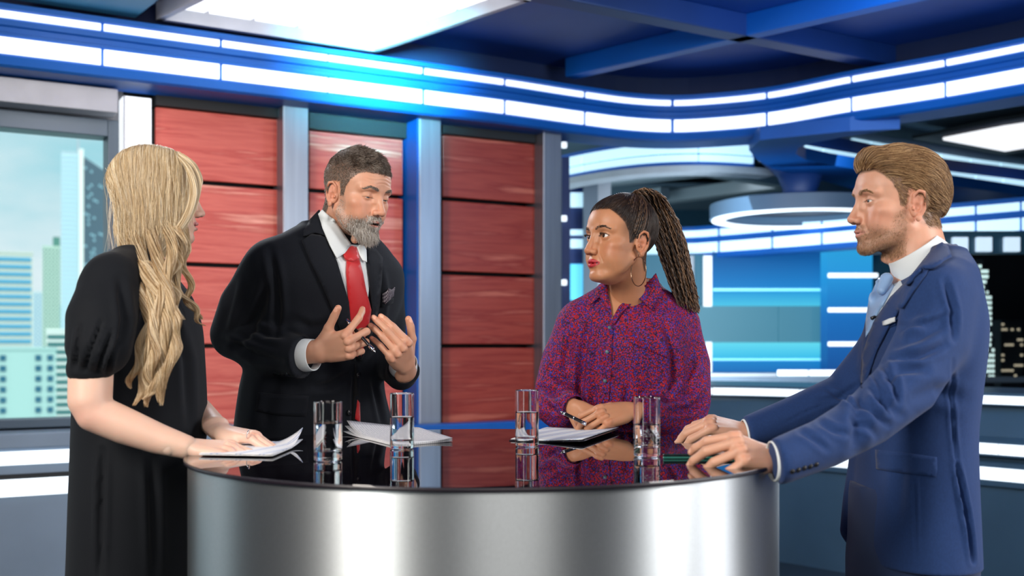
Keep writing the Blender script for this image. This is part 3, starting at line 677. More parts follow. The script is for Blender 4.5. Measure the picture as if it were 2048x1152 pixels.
def build_head(g):
    """a head in cm, looking along +X, left +Y, up +Z; returns vertices, faces, colours"""
    fem = g.get('fem', 0); sm = .13 if not g.get('coarse') else .25
    f = Fld((-13, -10, -19), (14, 10, 14), .165)
    jw = g.get('jaw', 1.0)
    f.ell((-1.0, 0, 3.3), (9.4, 7.5, 8.2), 1)
    f.ell((3.4, 0, 3.3), (5.9, 6.3, 5.6), 2)
    f.ell((2.9, 0, -2.2), (5.7, 6.35, 6.6), 2)
    f.ell((3.1, 0, -6.6), (5.0, 5.0*jw, 4.2), 2)
    for s in (1, -1):
        f.chain([(.6, 5.3*jw*s, -5.6), (4, 4.0*jw*s, -8.6), (7.3, 1.7*s, -10.2)], [1.2, 1.25, 1.2], 1.6)
        f.ell((5.4, 4.5*s, -2.5), (2.2, 2.0, 1.6), 1.6)      # cheekbone
        f.ell((6.2, 3.6*s, -5.0), (1.9, 1.9, 2.2), 1.6)      # cheek
    f.ell((7.5, 0, -10.1), (1.75, 2.0, 1.5), 1.2)
    f.ell((7.3, 0, -6.8), (2.35, 2.9, 2.5), 1.5)             # muzzle
    br = .75 if fem else 1.05
    f.chain([(8.5, .9, 1.7), (8.4, 2.6, 2.2), (6.9, 4.9, 1.6)], [br*.8, br, br*.8], 1.2)
    f.chain([(8.5, -.9, 1.7), (8.4, -2.6, 2.2), (6.9, -4.9, 1.6)], [br*.8, br, br*.8], 1.2)
    for s in (1, -1):
        f.ell((9.4, 3.1*s, -.2), (1.75, 1.9, 1.25), 1.2, op=-1)          # socket
        f.ell((7.0, 3.15*s, -.15), (1.52, 1.62, 1.42), .35)              # lids over the eyeball
        f.chain([(8.3, 1.3*s, .0), (8.75, 1.1*s, -1.6)], [.5, .5], .9)
    nl = g.get('nose', 1.0); nw = g.get('nosew', 1.0)
    f.chain([(8.6, 0, 1.3), (9.35, 0, -.6), (10.2*nl**.3, 0, -2.4), (10.9*nl, 0, -3.7)], [.75, .62*nw, .7*nw, .82*nw], .9)
    f.ell((10.75*nl, 0, -3.95), (1.0, .98*nw, .85), .5)
    for s in (1, -1):
        f.ell((9.75, 1.15*s*nw, -4.25), (.95, .68, .72), .45)
        f.ell((10.2, .62*s*nw, -4.85), (.55, .30, .38), .2, op=-1)
        f.chain([(9.0, 1.9*s, -4.3), (8.3, 3.1*s, -6.6)], [.06, .08] if fem else [.14, .18], .7, op=-1)     # nasolabial fold
    f.ell((8.3, 0, -3.2), (1.5, 1.35, 1.9), .6)
    fu = g.get('full', 0)
    if fu:
        for s in (1, -1): f.ell((4.4, 3.9*s, -6.2), (2.8*fu, 2.2*fu, 3.0*fu), 1.8)
        f.ell((3.6, 0, -10.2), (3.4*fu, 3.6*fu, 2.2*fu), 1.8)
    mo_ = g.get('mouth', 0.)    # opening in cm
    mz = -6.95; up = g.get('lip', 1.0)
    cw_ = 2.35 if fem else 2.5; cup = g.get('smile', 0)
    f.ell((9.1, 0, mz-mo_*.4), (1.3, cw_*.9, .25+mo_*.55), .25, op=-1)
    f.chain([(8.1, -cw_, mz+cup), (9.1, -1.5, mz+.28), (9.72, -.5, mz+.45), (9.68, 0, mz+.36), (9.72, .5, mz+.45), (9.1, 1.5, mz+.28), (8.1, cw_, mz+cup)], np.array([.15, .36, .40, .38, .40, .36, .15])*up, .28)
    f.chain([(8.1, -cw_, mz+cup-mo_*.3), (8.95, -1.4, mz-.45-mo_), (9.5, 0, mz-.55-mo_), (8.95, 1.4, mz-.45-mo_), (8.1, cw_, mz+cup-mo_*.3)], np.array([.15, .42, .50, .42, .15])*up, .3)
    f.ell((10.0, 0, mz-1.75-mo_*.8), (.9, 1.8, .45), .7, op=-1)       # below lower lip
    # eye openings
    op_ = g.get('eye', .42); ez = g.get('eyez', -.1)
    for s in (1, -1):
        f.ell((8.3, 3.2*s, ez), (1.2, 1.35, op_), .12, op=-1)
    # ears
    for s in (1, -1):
        def E(x, y, z): return (-.9+x, s*(7.15+y), -1.6+z)
        f.ell(E(-.1, .0, .2), (1.6, .45, 2.7), .5, R=frame((1, s*-.35, .12), (-.12, 0, 1)))
        f.chain([E(.9, .0, .6), E(.75, .3, 2.1), E(-.2, .8, 3.0), E(-1.3, 1.1, 2.6), E(-1.9, 1.2, 1.2), E(-1.7, 1.0, -.4), E(-1.0, .7, -1.8), E(-.4, .4, -2.7)], [.25, .33, .36, .38, .36, .32, .32, .35], .25)
        f.ell(E(-.15, .5, -2.75), (.68, .42, .85), .3)
        f.ell(E(.1, .75, -.5), (.75, .75, 1.1), .2, op=-1)
        f.ell(E(-.55, 1.05, 1.4), (.6, .6, 1.0), .25, op=-1)
        f.chain([E(-1.1, .7, .9), E(-.95, .6, -.6), E(-.3, .5, -1.5)], [.22, .22, .22], .2)
        f.ell(E(.85, .35, -.7), (.35, .3, .45), .2)
    nk = 4.9 if fem else 6.1; nd = np.array(g.get('neckdir', (-.18, 0, -1.)), float)
    a = np.array((-2.4, 0, -5.)); f.chain([a, a+nd*7, a+nd*14], [nk*.98, nk, nk*1.12], 2.2, flat=((1, 0, 0), .98))
    if not fem: f.ell(np.array((2.9, 0, -12.5)), (1.2, 1.0, 1.1), 1.2)
    V, F = f.mesh(2)
    # forehead creases
    if g.get('creases'):
        N = normals(V, F); dd = np.zeros(len(V))
        for z0 in (3.4, 4.3, 5.2): dd += np.exp(-((V[:, 2]-z0-.25*np.cos(V[:, 1]*.9))/.16)**2)*.085
        m = sst(V[:, 0], 6, 7.5)*(1-sst(np.abs(V[:, 1]), 4, 5.6)); V = V-N*(dd*m)[:, None]
    if g.get('shape') is not None: V = V*np.array(g['shape'])
    sk = np.array(g['skin']); C = np.tile(sk, (len(V), 1)); Y = np.abs(V[:, 1]); Vm = np.stack([V[:, 0], Y, V[:, 2]], 1)
    red = g.get('red', sk*np.array((1.0, .62, .55)))
    for c, r, w in (((6.5, 4.6, -3.6), (2.5, 2.2, 2.0), .45), ((11, 0, -4), (1.2, 1.6, 1.2), .35), ((-1, 8, -1.5), (2.5, 1.6, 3.5), .5), ((8.5, 0, -9.8), (2, 2, 1.6), .15)):
        C = lerp(C, red, gss(Vm, c, r)*w)
    C = lerp(C, sk*.72, gss(Vm, (8.6, 3.2, .7), (1.6, 1.7, .55))*.5*g.get('lidshade', 1))
    zc = mz+cup*sst(Y, .5, cw_)-mo_*.45; hz = (.55+mo_*.6)*up*np.sqrt(np.clip(1-(Y/(cw_+.15))**2, 0, 1))+.32*up*np.clip(1-(Y/(cw_+.1))**2, 0, 1)
    lip = (1-sst(np.abs(V[:, 2]-zc), hz*.86, hz*1.04+.02))*sst(V[:, 0], 7.9, 8.5)*(Y < cw_+.2)
    C = lerp(C, g.get('lipcol', (.5, .16, .14)), lip*g.get('lipw', .8))
    # dark inside of mouth
    C = lerp(C, (.10, .02, .02), (np.abs(V[:, 2]-zc) < (.12+mo_*.5))*(V[:, 0] < 9.25)*(V[:, 0] > 7.4)*(Y < cw_*.85)*(1 if mo_ > .05 else 0.6))
    C = lerp(C, (.10, .05, .04), np.clip(gss(Vm, (10.1, .62*nw, -4.75), (.5, .32, .3))*1.2, 0, 1)*.8)
    # lash line around the openings
    e = ((Vm[:, 1]-3.2)/1.38)**2+((V[:, 2]-ez)/(op_+.06))**2
    C = lerp(C, g.get('lash', (.07, .04, .03)), np.exp(-((e-1.05)/.22)**2)*sst(V[:, 0], 6.8, 7.6)*g.get('lashw', .55)*sst(V[:, 2]-ez, -op_*1.3, op_*.2))
    if 'beard' in g:
        bc, bw, fn = g['beard']; C = lerp(C, bc, fn(V)*bw)
    if 'scalp' in g:
        sc_, fn = g['scalp']; C = lerp(C, sc_, fn(V))
    C *= (1+.035*vnoise(V, 1.6, 3)+.02*vnoise(V, 6, 5))[:, None]
    return V, F, C, dict(ez=ez)
def ss_face(V):
    """1 on the face front"""
    return sst(V[:, 0], 2, 5)

def build_hand(g):
    """right hand in cm: wrist at 0, fingers +X, thumb +Y, back +Z"""
    f = Fld((-12, -8, -9.5), (21, 10, 7), .135)
    th = g.get('thick', 1.0)
    bs = [(8.9, 2.75, .15), (9.3, .9, .3), (8.8, -.95, .2), (7.9, -2.65, -.1)]
    ln = [(4.4, 2.5, 2.1), (4.9, 2.9, 2.2), (4.5, 2.7, 2.2), (3.5, 2.0, 1.9)]
    rd = [(.98, .88, .80, .66), (1.0, .90, .82, .68), (.95, .86, .78, .64), (.85, .76, .68, .56)]
    fa = g.get('forearm', 10)
    fd = np.array(g.get('fdir', (-1, 0, 0)), float); f.chain([fd*fa, fd*fa*.3, (0.2, 0, 0)], np.array([3.0, 2.55, 2.45])*g.get('arm', 1.0), .8, flat=((0, 0, 1), 1.25))
    for i, b in enumerate(bs):
        a = (1.0, [1.5, .5, -.5, -1.4][i], 0)
        f.chain([a, b], [1.25, 1.02*th], 1.0)
    f.chain([(3.0, -1.8, -.5), (7.4, -2.3, -.6)], [1.45, 1.15], .9)
    f.ell((5.5, 0, -.3), (3.8, 3.2, 1.15), 1.0)
    f.ell((3.6, 2.3, -1.0), (2.7, 1.5, 1.2), .9)
    nails = []
    def fing(b, L, r, fl, sp, k=.16):
        p = [np.array(b)]; a = 0
        for j in range(3):
            a += math.radians(fl[j]); s = math.radians(sp)
            p.append(p[-1]+np.array((math.cos(a)*math.cos(s), math.sin(s)*math.cos(a*.5), -math.sin(a)))*L[j])
        d = p[3]-p[2]; d /= np.linalg.norm(d); n = np.array((math.sin(a), 0, math.cos(a)))
        r = np.array(r)*th
        q0 = p[0]-(p[1]-p[0])*.25
        f.chain([q0, p[0], (p[0]+p[1])/2, p[1], (p[1]+p[2])/2, p[2], p[2]+d*(L[2]-r[3])], [r[0]*.95, r[0]*.98, r[1]*.97, r[1]*1.03, r[2]*.96, r[2]*1.0, r[3]], k)
        nails.append((p[3]-d*(r[3]+.35)+n*r[3]*.8, d, n, r[3]))
        return p
    for i in range(4):
        p = fing(bs[i], ln[i], rd[i], g['flex'][i], g['splay'][i])
        f.ell(np.array(bs[i])+np.array((-.1, 0, .42)), (.85, .68, .62), .5)
        f.chain([(2.5, bs[i][1]*.5, .75), (bs[i][0]-.6, bs[i][1], .85)], [.16, .2], .5)
    t = g['thumb']       # list of 3 points after the base, in cm
    b = np.array((2.0, 2.0, -.7)); pts = [b]+[np.array(q, float) for q in t]
    f.chain(pts[:2], [1.35, 1.12*th], 1.1)
    d = _n(pts[3]-pts[2]); rr = np.array([1.1, .95, .98, .78])*th
    f.chain([pts[1], (pts[1]+pts[2])/2, pts[2], pts[3]-d*.8], rr, .3)
    tn = np.array(g.get('tnail', (0, .4, 1.)), float); tn = _n(tn-d*tn.dot(d)); nails.append((pts[3]-d*1.15+tn*.66, d, tn, .85))
    V, F = f.mesh(1)
    if g.get('slim'): V[:, 1] *= g['slim']; V[:, 2] *= (1+g['slim'])/2
    sk = np.array(g['skin']); C = np.tile(sk, (len(V), 1)); red = g.get('red', sk*np.array((1.02, .72, .65)))
    for i in range(4):
        C = lerp(C, red, gss(V, np.array(bs[i])+(0, 0, .8), (1.0, .9, .8))*.4)
    for (c, d, n, r) in nails:
        c = np.array(c)
        if g.get('slim'): c = c*np.array((1, g['slim'], (1+g['slim'])/2))
        C = lerp(C, red, gss(V, c-n*.4, (1.1, 1.1, 1.1))*.45)
        q = V-c; s = np.cross(n, d); u = q@d; v = q@s; w = q@n
        m = (1-sst((u/.62)**2+(v/(r*.72))**2, .75, 1.1))*(w > -r*.5)
        C = lerp(C, g.get('nail', np.clip(sk*1.25+.08, 0, 1)), m*.85)
        N = normals(V, F) if False else None
    C *= (1+.05*vnoise(V, 1.4, 9))[:, None]
    return V, F, C
def hand_at(g, wrist, fdir, dorsal, left=False, s=.01):
    x = _n(fdir); z = np.array(dorsal, float); z = _n(z-x*z.dot(x)); y = np.cross(z, x)
    if 'farm' in g:
        q = np.stack([x, y, z], 1).T@_n(g['farm']); g['fdir'] = q*np.array((1, -1 if left else 1, 1))
    V, F, C = build_hand(g)
    if left: V = V*np.array((1, -1, 1)); F = F[:, ::-1]
    x = _n(fdir); z = np.array(dorsal, float); z = _n(z-x*z.dot(x)); y = np.cross(z, x)
    return V@np.stack([x, y, z], 1).T*s+np.array(wrist), F, C
def join(parts):
    Vs, Fs, Cs, n = [], [], [], 0
    for V, F, C in parts: Vs.append(V); Fs.append(F+n); Cs.append(C); n += len(V)
    return np.concatenate(Vs), np.concatenate(Fs), np.concatenate(Cs)

# ---- cloth details: creases drawn along polylines that lie on the visible side
def pix(V): Y = np.maximum(V[:, 1], .2); return HX+V[:, 0]*FPX/Y, HY+(ZC-V[:, 2])*FPX/Y
def polydist(px, py, line):
    L = np.array(line, float); D = np.full(len(px), 1e9); T = np.zeros(len(px)); tot = len(L)-1
    for i in range(tot):
        a, b = L[i], L[i+1]; ab = b-a; t = np.clip(((px-a[0])*ab[0]+(py-a[1])*ab[1])/(ab@ab+1e-9), 0, 1)
        d = np.hypot(px-a[0]-t*ab[0], py-a[1]-t*ab[1]); m = d < D; D[m] = d[m]; T[m] = (i+t[m])/tot
    return D, T
def crease(V, F, lines, ymax=None):
    """lines: (polyline px, width px, depth m): pushes the facing surface in (depth>0) or out"""
    N = normals(V, F); cv = np.array((0, 0, ZC))-V; cv /= np.linalg.norm(cv, axis=1, keepdims=True); fc = sst((N*cv).sum(1), -.05, .35)
    px, py = pix(V); D = np.zeros(len(V))
    for line, w, dep in lines:
        d, t = polydist(px, py, line); fade = np.sin(np.clip(t, .02, .98)*math.pi)**.5 if w > 0 else 1
        D += (np.exp(-(d/abs(w))**2)-.5*np.exp(-((d-1.9*abs(w))/abs(w))**2))*dep*fade*1.7
    return V-N*(D*fc)[:, None]
def bvh_of(V, F): return BVHTree.FromPolygons([tuple(v) for v in V], [tuple(f) for f in F])
def patch(name, poly, bvh, off, th, m, parent=None, step=9, bulge=0, ydef=None, smooth=True, cam_off=False, yrange=None):
    """a thin cloth piece lying on a sculpted surface; poly is its outline as the photograph shows it"""
    P2 = [Vector(p) for p in poly]; xs = [p.x for p in P2]; ys = [p.y for p in P2]; out = []
    for i in range(len(P2)):
        a, b = P2[i], P2[(i+1) % len(P2)]; n = max(1, int((b-a).length/step))
        for j in range(n): out.append(a+(b-a)*j/n)
    pts = list(out); nb = len(out)
    def inside(x, y):
        c = False; j = nb-1
        for i in range(nb):
            if (out[i].y > y) != (out[j].y > y) and x < (out[j].x-out[i].x)*(y-out[i].y)/(out[j].y-out[i].y)+out[i].x: c = not c
            j = i
        return c
    y = min(ys)+step*.5; k = 0
    while y < max(ys):
        x = min(xs)+(step*.5 if k % 2 else 0)
        while x < max(xs):
            if inside(x, y) and min((Vector((x, y))-q).length for q in out) > step*.45: pts.append(Vector((x, y)))
            x += step
        y += step*.87; k += 1
    r = delaunay_2d_cdt(pts, [(i, (i+1) % nb) for i in range(nb)], [], 1, 1e-4)
    vs, fs = r[0], r[2]; o = Vector((0, 0, ZC)); pos = []; last = None
    hit = []
    for p in vs:
        d = (P(p.x, p.y, 1)-o).normalized(); h = bvh.ray_cast(o, d); 
        ok = h[0] is not None and (yrange is None or yrange[0] < h[0].y < yrange[1])
        hit.append((h[0], h[1], d) if ok else (None, None, d))
    good = [(vs[i], hit[i][0], hit[i][1]) for i in range(len(vs)) if hit[i][0] is not None]
    if not good: print('PATCH MISSED', name); return None
    for i, p in enumerate(vs):
        q, n, d = hit[i]
        if q is None:
            g = min(good, key=lambda e: (e[0]-p).length_squared); Y = g[1].y; q = P(p.x, p.y, Y); n = g[2]
        e = off
        if bulge:
            dd = min((p-w).length for w in out); e += bulge*(1-math.exp(-(dd/18)**2))
        t = e/max(.25, -n.dot(d)) if not cam_off else e
        pos.append(q-d*t)
    me = bpy.data.meshes.new(name); me.from_pydata([tuple(p) for p in pos], [], [tuple(f) for f in fs])
    bm = bmesh.new(); bm.from_mesh(me)
    for _ in range(2): bmesh.ops.smooth_vert(bm, verts=[v for v in bm.verts if not v.is_boundary], factor=.4, use_axis_x=True, use_axis_y=True, use_axis_z=True)
    bm.normal_update()
    if sum((f.normal.dot(Vector((0, 0, ZC))-f.calc_center_median()) for f in bm.faces)) < 0: bmesh.ops.reverse_faces(bm, faces=bm.faces)
    bm.to_mesh(me); bm.free()
    ob = mo(name, me, m, parent, smooth)
    sd = ob.modifiers.new('thickness', 'SOLIDIFY'); sd.thickness = th; sd.offset = 1 if False else -1
    return ob
def hair(name, strands, rad, m, parent, tip=.35):
    """strands: list/array of (n,3) polylines -> a Curves object"""
    hc = bpy.data.hair_curves.new(name); sizes = [len(s) for s in strands]; hc.add_curves(sizes)
    pos = np.concatenate(strands).astype(np.float32); hc.attributes['position'].data.foreach_set('vector', pos.ravel())
    r = hc.attributes.get('radius') or hc.attributes.new('radius', 'FLOAT', 'POINT')
    if np.ndim(rad) == 0:
        rr = np.concatenate([rad*(1-(1-tip)*np.linspace(0, 1, n)**2) for n in sizes])
    else: rr = np.concatenate([np.full(n, q) for n, q in zip(sizes, rad)])
    r.data.foreach_set('value', rr.astype(np.float32))
    hc.materials.append(m); o = bpy.data.objects.new(name, hc); COL.objects.link(o)
    if parent is not None: o.parent = parent
    return o
def hairmat(name, cols, rough=.42, spec=.35, attr=False):
    m = bpy.data.materials.new(name); m.use_nodes = True; t = m.node_tree; b = t.nodes['Principled BSDF']
    b.inputs['Roughness'].default_value = rough; b.inputs['Specular IOR Level'].default_value = spec
    h = t.nodes.new('ShaderNodeHairInfo'); col = ramp(t, [(i/(len(cols)-1), c) for i, c in enumerate(cols)], h.outputs['Random'])
    t.links.new(col, b.inputs['Base Color']); MATS[name] = m; return m
def sample_surf(V, F, n, wfun, rng):
    """random points + normals on quads, weighted by wfun(vertices)"""
    a, b, c = V[F[:, 0]], V[F[:, 1]], V[F[:, 2]]; cen = (a+c)/2; ar = np.linalg.norm(np.cross(b-a, c-a), axis=1)
    w = ar*wfun(cen); w /= w.sum(); i = rng.choice(len(F), n, p=w); u = rng.random((n, 1)); v = rng.random((n, 1))
    p = V[F[i, 0]]*(1-u)*(1-v)+V[F[i, 1]]*u*(1-v)+V[F[i, 2]]*u*v+V[F[i, 3]]*(1-u)*v
    fn = np.cross(V[F[i, 2]]-V[F[i, 0]], V[F[i, 3]]-V[F[i, 1]]); fn /= np.linalg.norm(fn, axis=1, keepdims=True)
    return p, fn
def mask_eye(o): return o
def eyeballs(parent, R, t, s, iris=(.12, .2, .25), look=(1, 0, 0), r=1.28, only=None):
    for sd in (1, -1):
        c = np.array((7.0, 3.15*sd, -.15)); m = 24; V = []; F = []; C = []
        L = _n(look); a = _n(np.cross(L, (0, 0, 1))); b = np.cross(L, a); rings = np.concatenate([np.linspace(0, .9, 22), np.linspace(1.0, math.pi, 12)])
        for th in rings:
            for k in range(m):
                q = 2*math.pi*k/m; d = L*math.cos(th)+(a*math.cos(q)+b*math.sin(q))*math.sin(th); bump = .05*math.exp(-(th/.35)**2)
                V.append(c+d*(r+bump)); 
                cc = (.01, .01, .01) if th < .19 else (np.array(iris)*(1.2 if th < .4 else .6) if th < .48 else np.array((.78, .75, .72)))
                C.append(cc)
        n = len(rings)
        F = [(i*m+k, i*m+(k+1) % m, (i+1)*m+(k+1) % m, (i+1)*m+k) for i in range(n-1) for k in range(m)]
        V = np.array(V); o = meshnp('eye', toworld(V, R, t, s), np.array(F)[:, ::-1], mat('eye_surface', (.8, .8, .8), .08, attr='Col', spec=.6), parent); setcol(o, np.array(C))

def comb(fld, V, F, n, wfun, lfun, flow, rng, k=14, off=(.05, .45), wave=0., rise=.2, wsc=.5, jit=.10):
    """strands that run over a sculpted hair volume, following a flow field and hugging its surface"""
    p, nr = sample_surf(V, F, n, wfun, rng); L = lfun(p)*rng.uniform(.65, 1.1, n); o = rng.uniform(off[0], off[1], n); J = rng.normal(size=(n, 3))*jit
    for _ in range(3): p = p-fld.grad(p)*np.clip(fld.samp(p), -.6, .6)[:, None]
    out = [p+0]; 
    for i in range(1, k):
        g = fld.grad(p); f = flow(p)+J
        if wave: f = f+np.stack([vnoise(p, wsc, 31), vnoise(p, wsc, 32), vnoise(p, wsc, 33)], 1)*wave*2
        f = f-g*(f*g).sum(1, keepdims=True); f /= np.maximum(np.linalg.norm(f, axis=1, keepdims=True), .05)
        p = p+f*(L/(k-1))[:, None]; g = fld.grad(p); d = np.clip(fld.samp(p), -.8, .8); t = i/(k-1)
        p = p-g*(d-(o*min(1, t*3)+rise*t*t))[:, None]; out.append(p+0)
    A = np.stack(out, 1); return [a for a in A]
# ================================================================== DESK AND WHAT STANDS ON IT
TZ = 1.08; DC = Vector((-.054, 2.23)); DR = .58
def T(px, py):
    """point of the table top seen at a pixel"""
    Y = (ZC-TZ)*FPX/(py-HY); return Vector(((px-HX)*Y/FPX, Y, TZ))
desk = thing('desk', 'round standing desk with brushed steel drum and black glass top', 'desk', (DC.x, DC.y, 0))
m = mat('brushed_drum_steel', (.60, .64, .66), .46, .95, aniso=.9, noise=.03, nscale=300, stretch=(1, 1, .6))
_t = m.node_tree.nodes.new('ShaderNodeTangent'); _t.direction_type = 'RADIAL'; _t.axis = 'Z'; m.node_tree.links.new(_t.outputs[0], m.node_tree.nodes['Principled BSDF'].inputs['Tangent']); m.node_tree.nodes['Principled BSDF'].inputs['Anisotropic Rotation'].default_value = 0.25
mb = MB(); mb.lathe([(0, .0), (DR-.035, .0), (DR-.035, .04), (DR-.004, .045), (DR-.004, TZ-.007), (0, TZ-.007)], (0, 0, 0), 160); o = mb.build('drum', m, desk); autosmooth(o)
m = mat('black_glass_top', (.004, .003, .005), .015, spec=.5, ior=1.95)
mb = MB(); mb.lathe([(DR-.02, TZ-.0075), (DR+.002, TZ-.0075), (DR+.0035, TZ-.006), (DR+.0035, TZ-.0015), (DR+.0025, TZ-.0004), (DR-.02, TZ-.0004)], (0, 0, 0), 180); mb.build('rim_band', mat('dark_rim', (.012, .008, .014), .35), desk, smooth=True)
mb = MB(); mb.lathe([(0, TZ-.007), (DR+.001, TZ-.007), (DR+.002, TZ-.001), (DR+.0015, TZ), (DR-.003, TZ), (0, TZ)], (0, 0, 0), 180); o = mb.build('glass_top', m, desk); autosmooth(o, 20)
mb = MB(); a = math.radians(-3); c = (math.cos(a)*(DR-.003), math.sin(a)*(DR-.003)); mb.box((c[0], c[1], .55), (.004, .003, .5)); mb.build('seam_strip', mat('seam_dark', (.2, .22, .25), .4, .6), desk)
# glasses
M_gl = mat('clear_glass', (1, 1, 1), 0, trans=1, ior=1.47); M_wa = mat('water', (1, 1, 1), 0, trans=1, ior=1.33)
def tumbler(px, py, wpx, label, fill, bubbles=0, hh=.122):
    c = T(px, py); R = wpx*c.y/FPX/2
    t = thing('water_glass', label, 'glass', tuple(c), 'straight tumblers of water on the desk')
    w = .0022; b = .017
    mb = MB(); mb.lathe([(0, 0.0004), (R-.003, .0004), (R-.0006, .002), (R, .005), (R, .006), (R, hh-.002), (R, hh-.001), (R-.0008, hh), (R-w+.0004, hh), (R-w, hh-.001), (R-w, hh-.002), (R-w, b+.005), (R-w, b+.004), (R-w-.001, b+.001), (R-w-.004, b), (R-w-.005, b), (0, b)], n=72)
    o = mb.build('glass_body', M_gl, t, smooth=True); autosmooth(o, 50)
    mb = MB(); mb.lathe([(0, b-.0002), (R-w-.005, b-.0002), (R-w-.004, b-.0002), (R-w-.0008, b+.0009), (R-w+.0003, b+.004), (R-w+.0003, b+.005), (R-w+.0003, fill-.001), (R-w+.0003, fill), (R-w-.0012, fill-.0016), (R-w-.002, fill-.0018), (0, fill-.0018)], n=72)
    o = mb.build('water', M_wa, t, smooth=True); autosmooth(o, 50)
    if bubbles:
        mb = MB(); 
        for i in range(bubbles):
            a = random.uniform(0, 6.28); r = (R-w-.0025)*math.sqrt(random.random()); q = random.uniform(.0006, .0016); z = random.uniform(b+.004, fill-.006)
            mb.lathe([(0, q), (q*.7, q*.7), (q, 0), (q*.7, -q*.7), (0, -q)], (r*math.cos(a), r*math.sin(a), z), 8)
        mb.build('bubbles', mat('air_bubble', (1, 1, 1), 0, trans=1, ior=.8), t, smooth=True, kind='stuff')
    return t
tumbler(656, 921.5, 56, 'water glass nearest the blonde woman, left of the bearded man\'s papers', .070, hh=.109)
tumbler(804, 897.5, 48, 'water glass standing on the bearded man\'s papers', .066, hh=.1145)
tumbler(1054, 892, 47, 'water glass at the left end of the braided woman\'s papers', .072, hh=.1185)
tumbler(1293.5, 913, 53, 'bubbly water glass in front of the braided woman\'s sleeve, beside the tablet', .062, 70, hh=.114)
# papers
def paper_mat(name, style):
    m = mat(name, (.86, .87, .89), .6); t = m.node_tree; b = t.nodes['Principled BSDF']; L = t.links.new
    uv = t.nodes.new('ShaderNodeUVMap'); uv.uv_map = 'UVMap'; s = t.nodes.new('ShaderNodeSeparateXYZ'); L(uv.outputs[0], s.inputs[0])
    if style == 'text':
        w = t.nodes.new('ShaderNodeTexWave'); w.bands_direction = 'Y'; w.inputs['Scale'].default_value = 9; L(uv.outputs[0], w.inputs[0])
        n = t.nodes.new('ShaderNodeTexNoise'); n.inputs['Scale'].default_value = 30; L(uv.outputs[0], n.inputs['Vector'])
        mu = t.nodes.new('ShaderNodeMath'); mu.operation = 'MULTIPLY'; L(w.outputs[1], mu.inputs[0]); L(n.outputs[0], mu.inputs[1])
        L(ramp(t, [(.30, (.86, .87, .89)), (.42, (.62, .65, .70))], mu.outputs[0]), b.inputs['Base Color'])
    else:
        mp = t.nodes.new('ShaderNodeMapping'); mp.inputs['Rotation'].default_value = (0, 0, .5); L(uv.outputs[0], mp.inputs[0])
        w = t.nodes.new('ShaderNodeTexWave'); w.bands_direction = 'X'; w.inputs['Scale'].default_value = 1.1; w.inputs['Distortion'].default_value = 4; w.inputs['Detail'].default_value = 1; L(mp.outputs[0], w.inputs[0])
        L(ramp(t, [(0, (.86, .88, .90)), (.55, (.80, .86, .90)), (.72, (.35, .60, .78)), (.8, (.80, .85, .90)), (.92, (.30, .30, .50)), (1, (.86, .87, .9))] if style == 'blue' else [(0, (.88, .88, .9)), (.8, (.86, .87, .9)), (.9, (.25, .35, .6)), (1, (.88, .88, .9))], w.outputs[1]), b.inputs['Base Color'])
    return m
def sheet(name, q, z, curl, m, parent, edge=None):
    """bent sheet over four table corners; curl(u,v) gives the lift"""
    n = 14; v = []; f = []; q = [Vector(p[:2]) for p in q]
    for i in range(n+1):
        for j in range(n+1):
            u, w = i/n, j/n; p = q[0]*(1-u)*(1-w)+q[1]*u*(1-w)+q[2]*u*w+q[3]*(1-u)*w; v.append((p.x, p.y, z+curl(u, w)))
    for i in range(n):
        for j in range(n): f.append((i*(n+1)+j, (i+1)*(n+1)+j, (i+1)*(n+1)+j+1, i*(n+1)+j+1))
    o = mk(name, v, f, m, None, True); uvl = o.data.uv_layers.new(name='UVMap')
    for l in o.data.loops: k = l.vertex_index; uvl.data[l.index].uv = (k//(n+1)/n, k % (n+1)/n)
    s = o.modifiers.new('thickness', 'SOLIDIFY'); s.thickness = .0012; s.offset = 1; fix(o, parent); return o
M_pt, M_pb, M_pl = paper_mat('printed_text_paper', 'text'), paper_mat('blue_chart_paper', 'blue'), paper_mat('lined_form_paper', 'form')
t = thing('paper_stack', 'folded white printed sheets under the blonde woman\'s hands', 'paper', tuple(T(490, 900)))
q = [T(398, 913), T(545, 915.5), T(606, 890), T(470, 886)]
sheet('bottom_sheet', q, TZ+.0008, lambda u, w: .002+.010*max(0, u*w-.55)**1.5*3, M_pt, t); sheet('top_sheet', q, TZ+.004, lambda u, w: .001+.045*max(0, u*w-.62)**1.5*3, M_pl, t)
t = thing('paper_stack', 'curled white printed sheets in front of the bearded man, under the second glass', 'paper', tuple(T(800, 880)))
q = [T(686, 868), T(790, 893), T(905, 884), T(838, 860)]
for i, (dz, cf) in enumerate(((.0006, .01), (.0022, .03), (.0038, .05))):
    sheet('sheet', [q[0]+Vector((.004*i, .003*i, 0)), q[1], q[2], q[3]], TZ+dz, lambda u, w, cf=cf: cf*.55*max(0, 1-2.6*u)**2*(1-w)+cf*.5*max(0, w-.62)**1.4*(.3+u*.4), M_pt, t)
t = thing('paper_stack', 'papers with blue charts under the braided woman\'s hands', 'paper', tuple(T(1130, 872)))
q = [T(1018, 882), T(1168, 889), T(1242, 863), T(1095, 857)]
sheet('folder', q, TZ+.0006, lambda u, w: .012*max(0, u-.5), mat('dark_folder', (.02, .02, .03), .3), t)
sheet('chart_sheet', [q[0]+Vector((.004, .004, 0)), q[1]+Vector((-.004, .004, 0)), q[2]+Vector((-.006, 0, 0)), q[3]], TZ+.0035, lambda u, w: .013*max(0, u-.5), M_pb, t)
t = thing('tablet', 'dark glass tablet with green tinted edges lying before the fair haired man', 'tablet', tuple(T(1400, 905)))
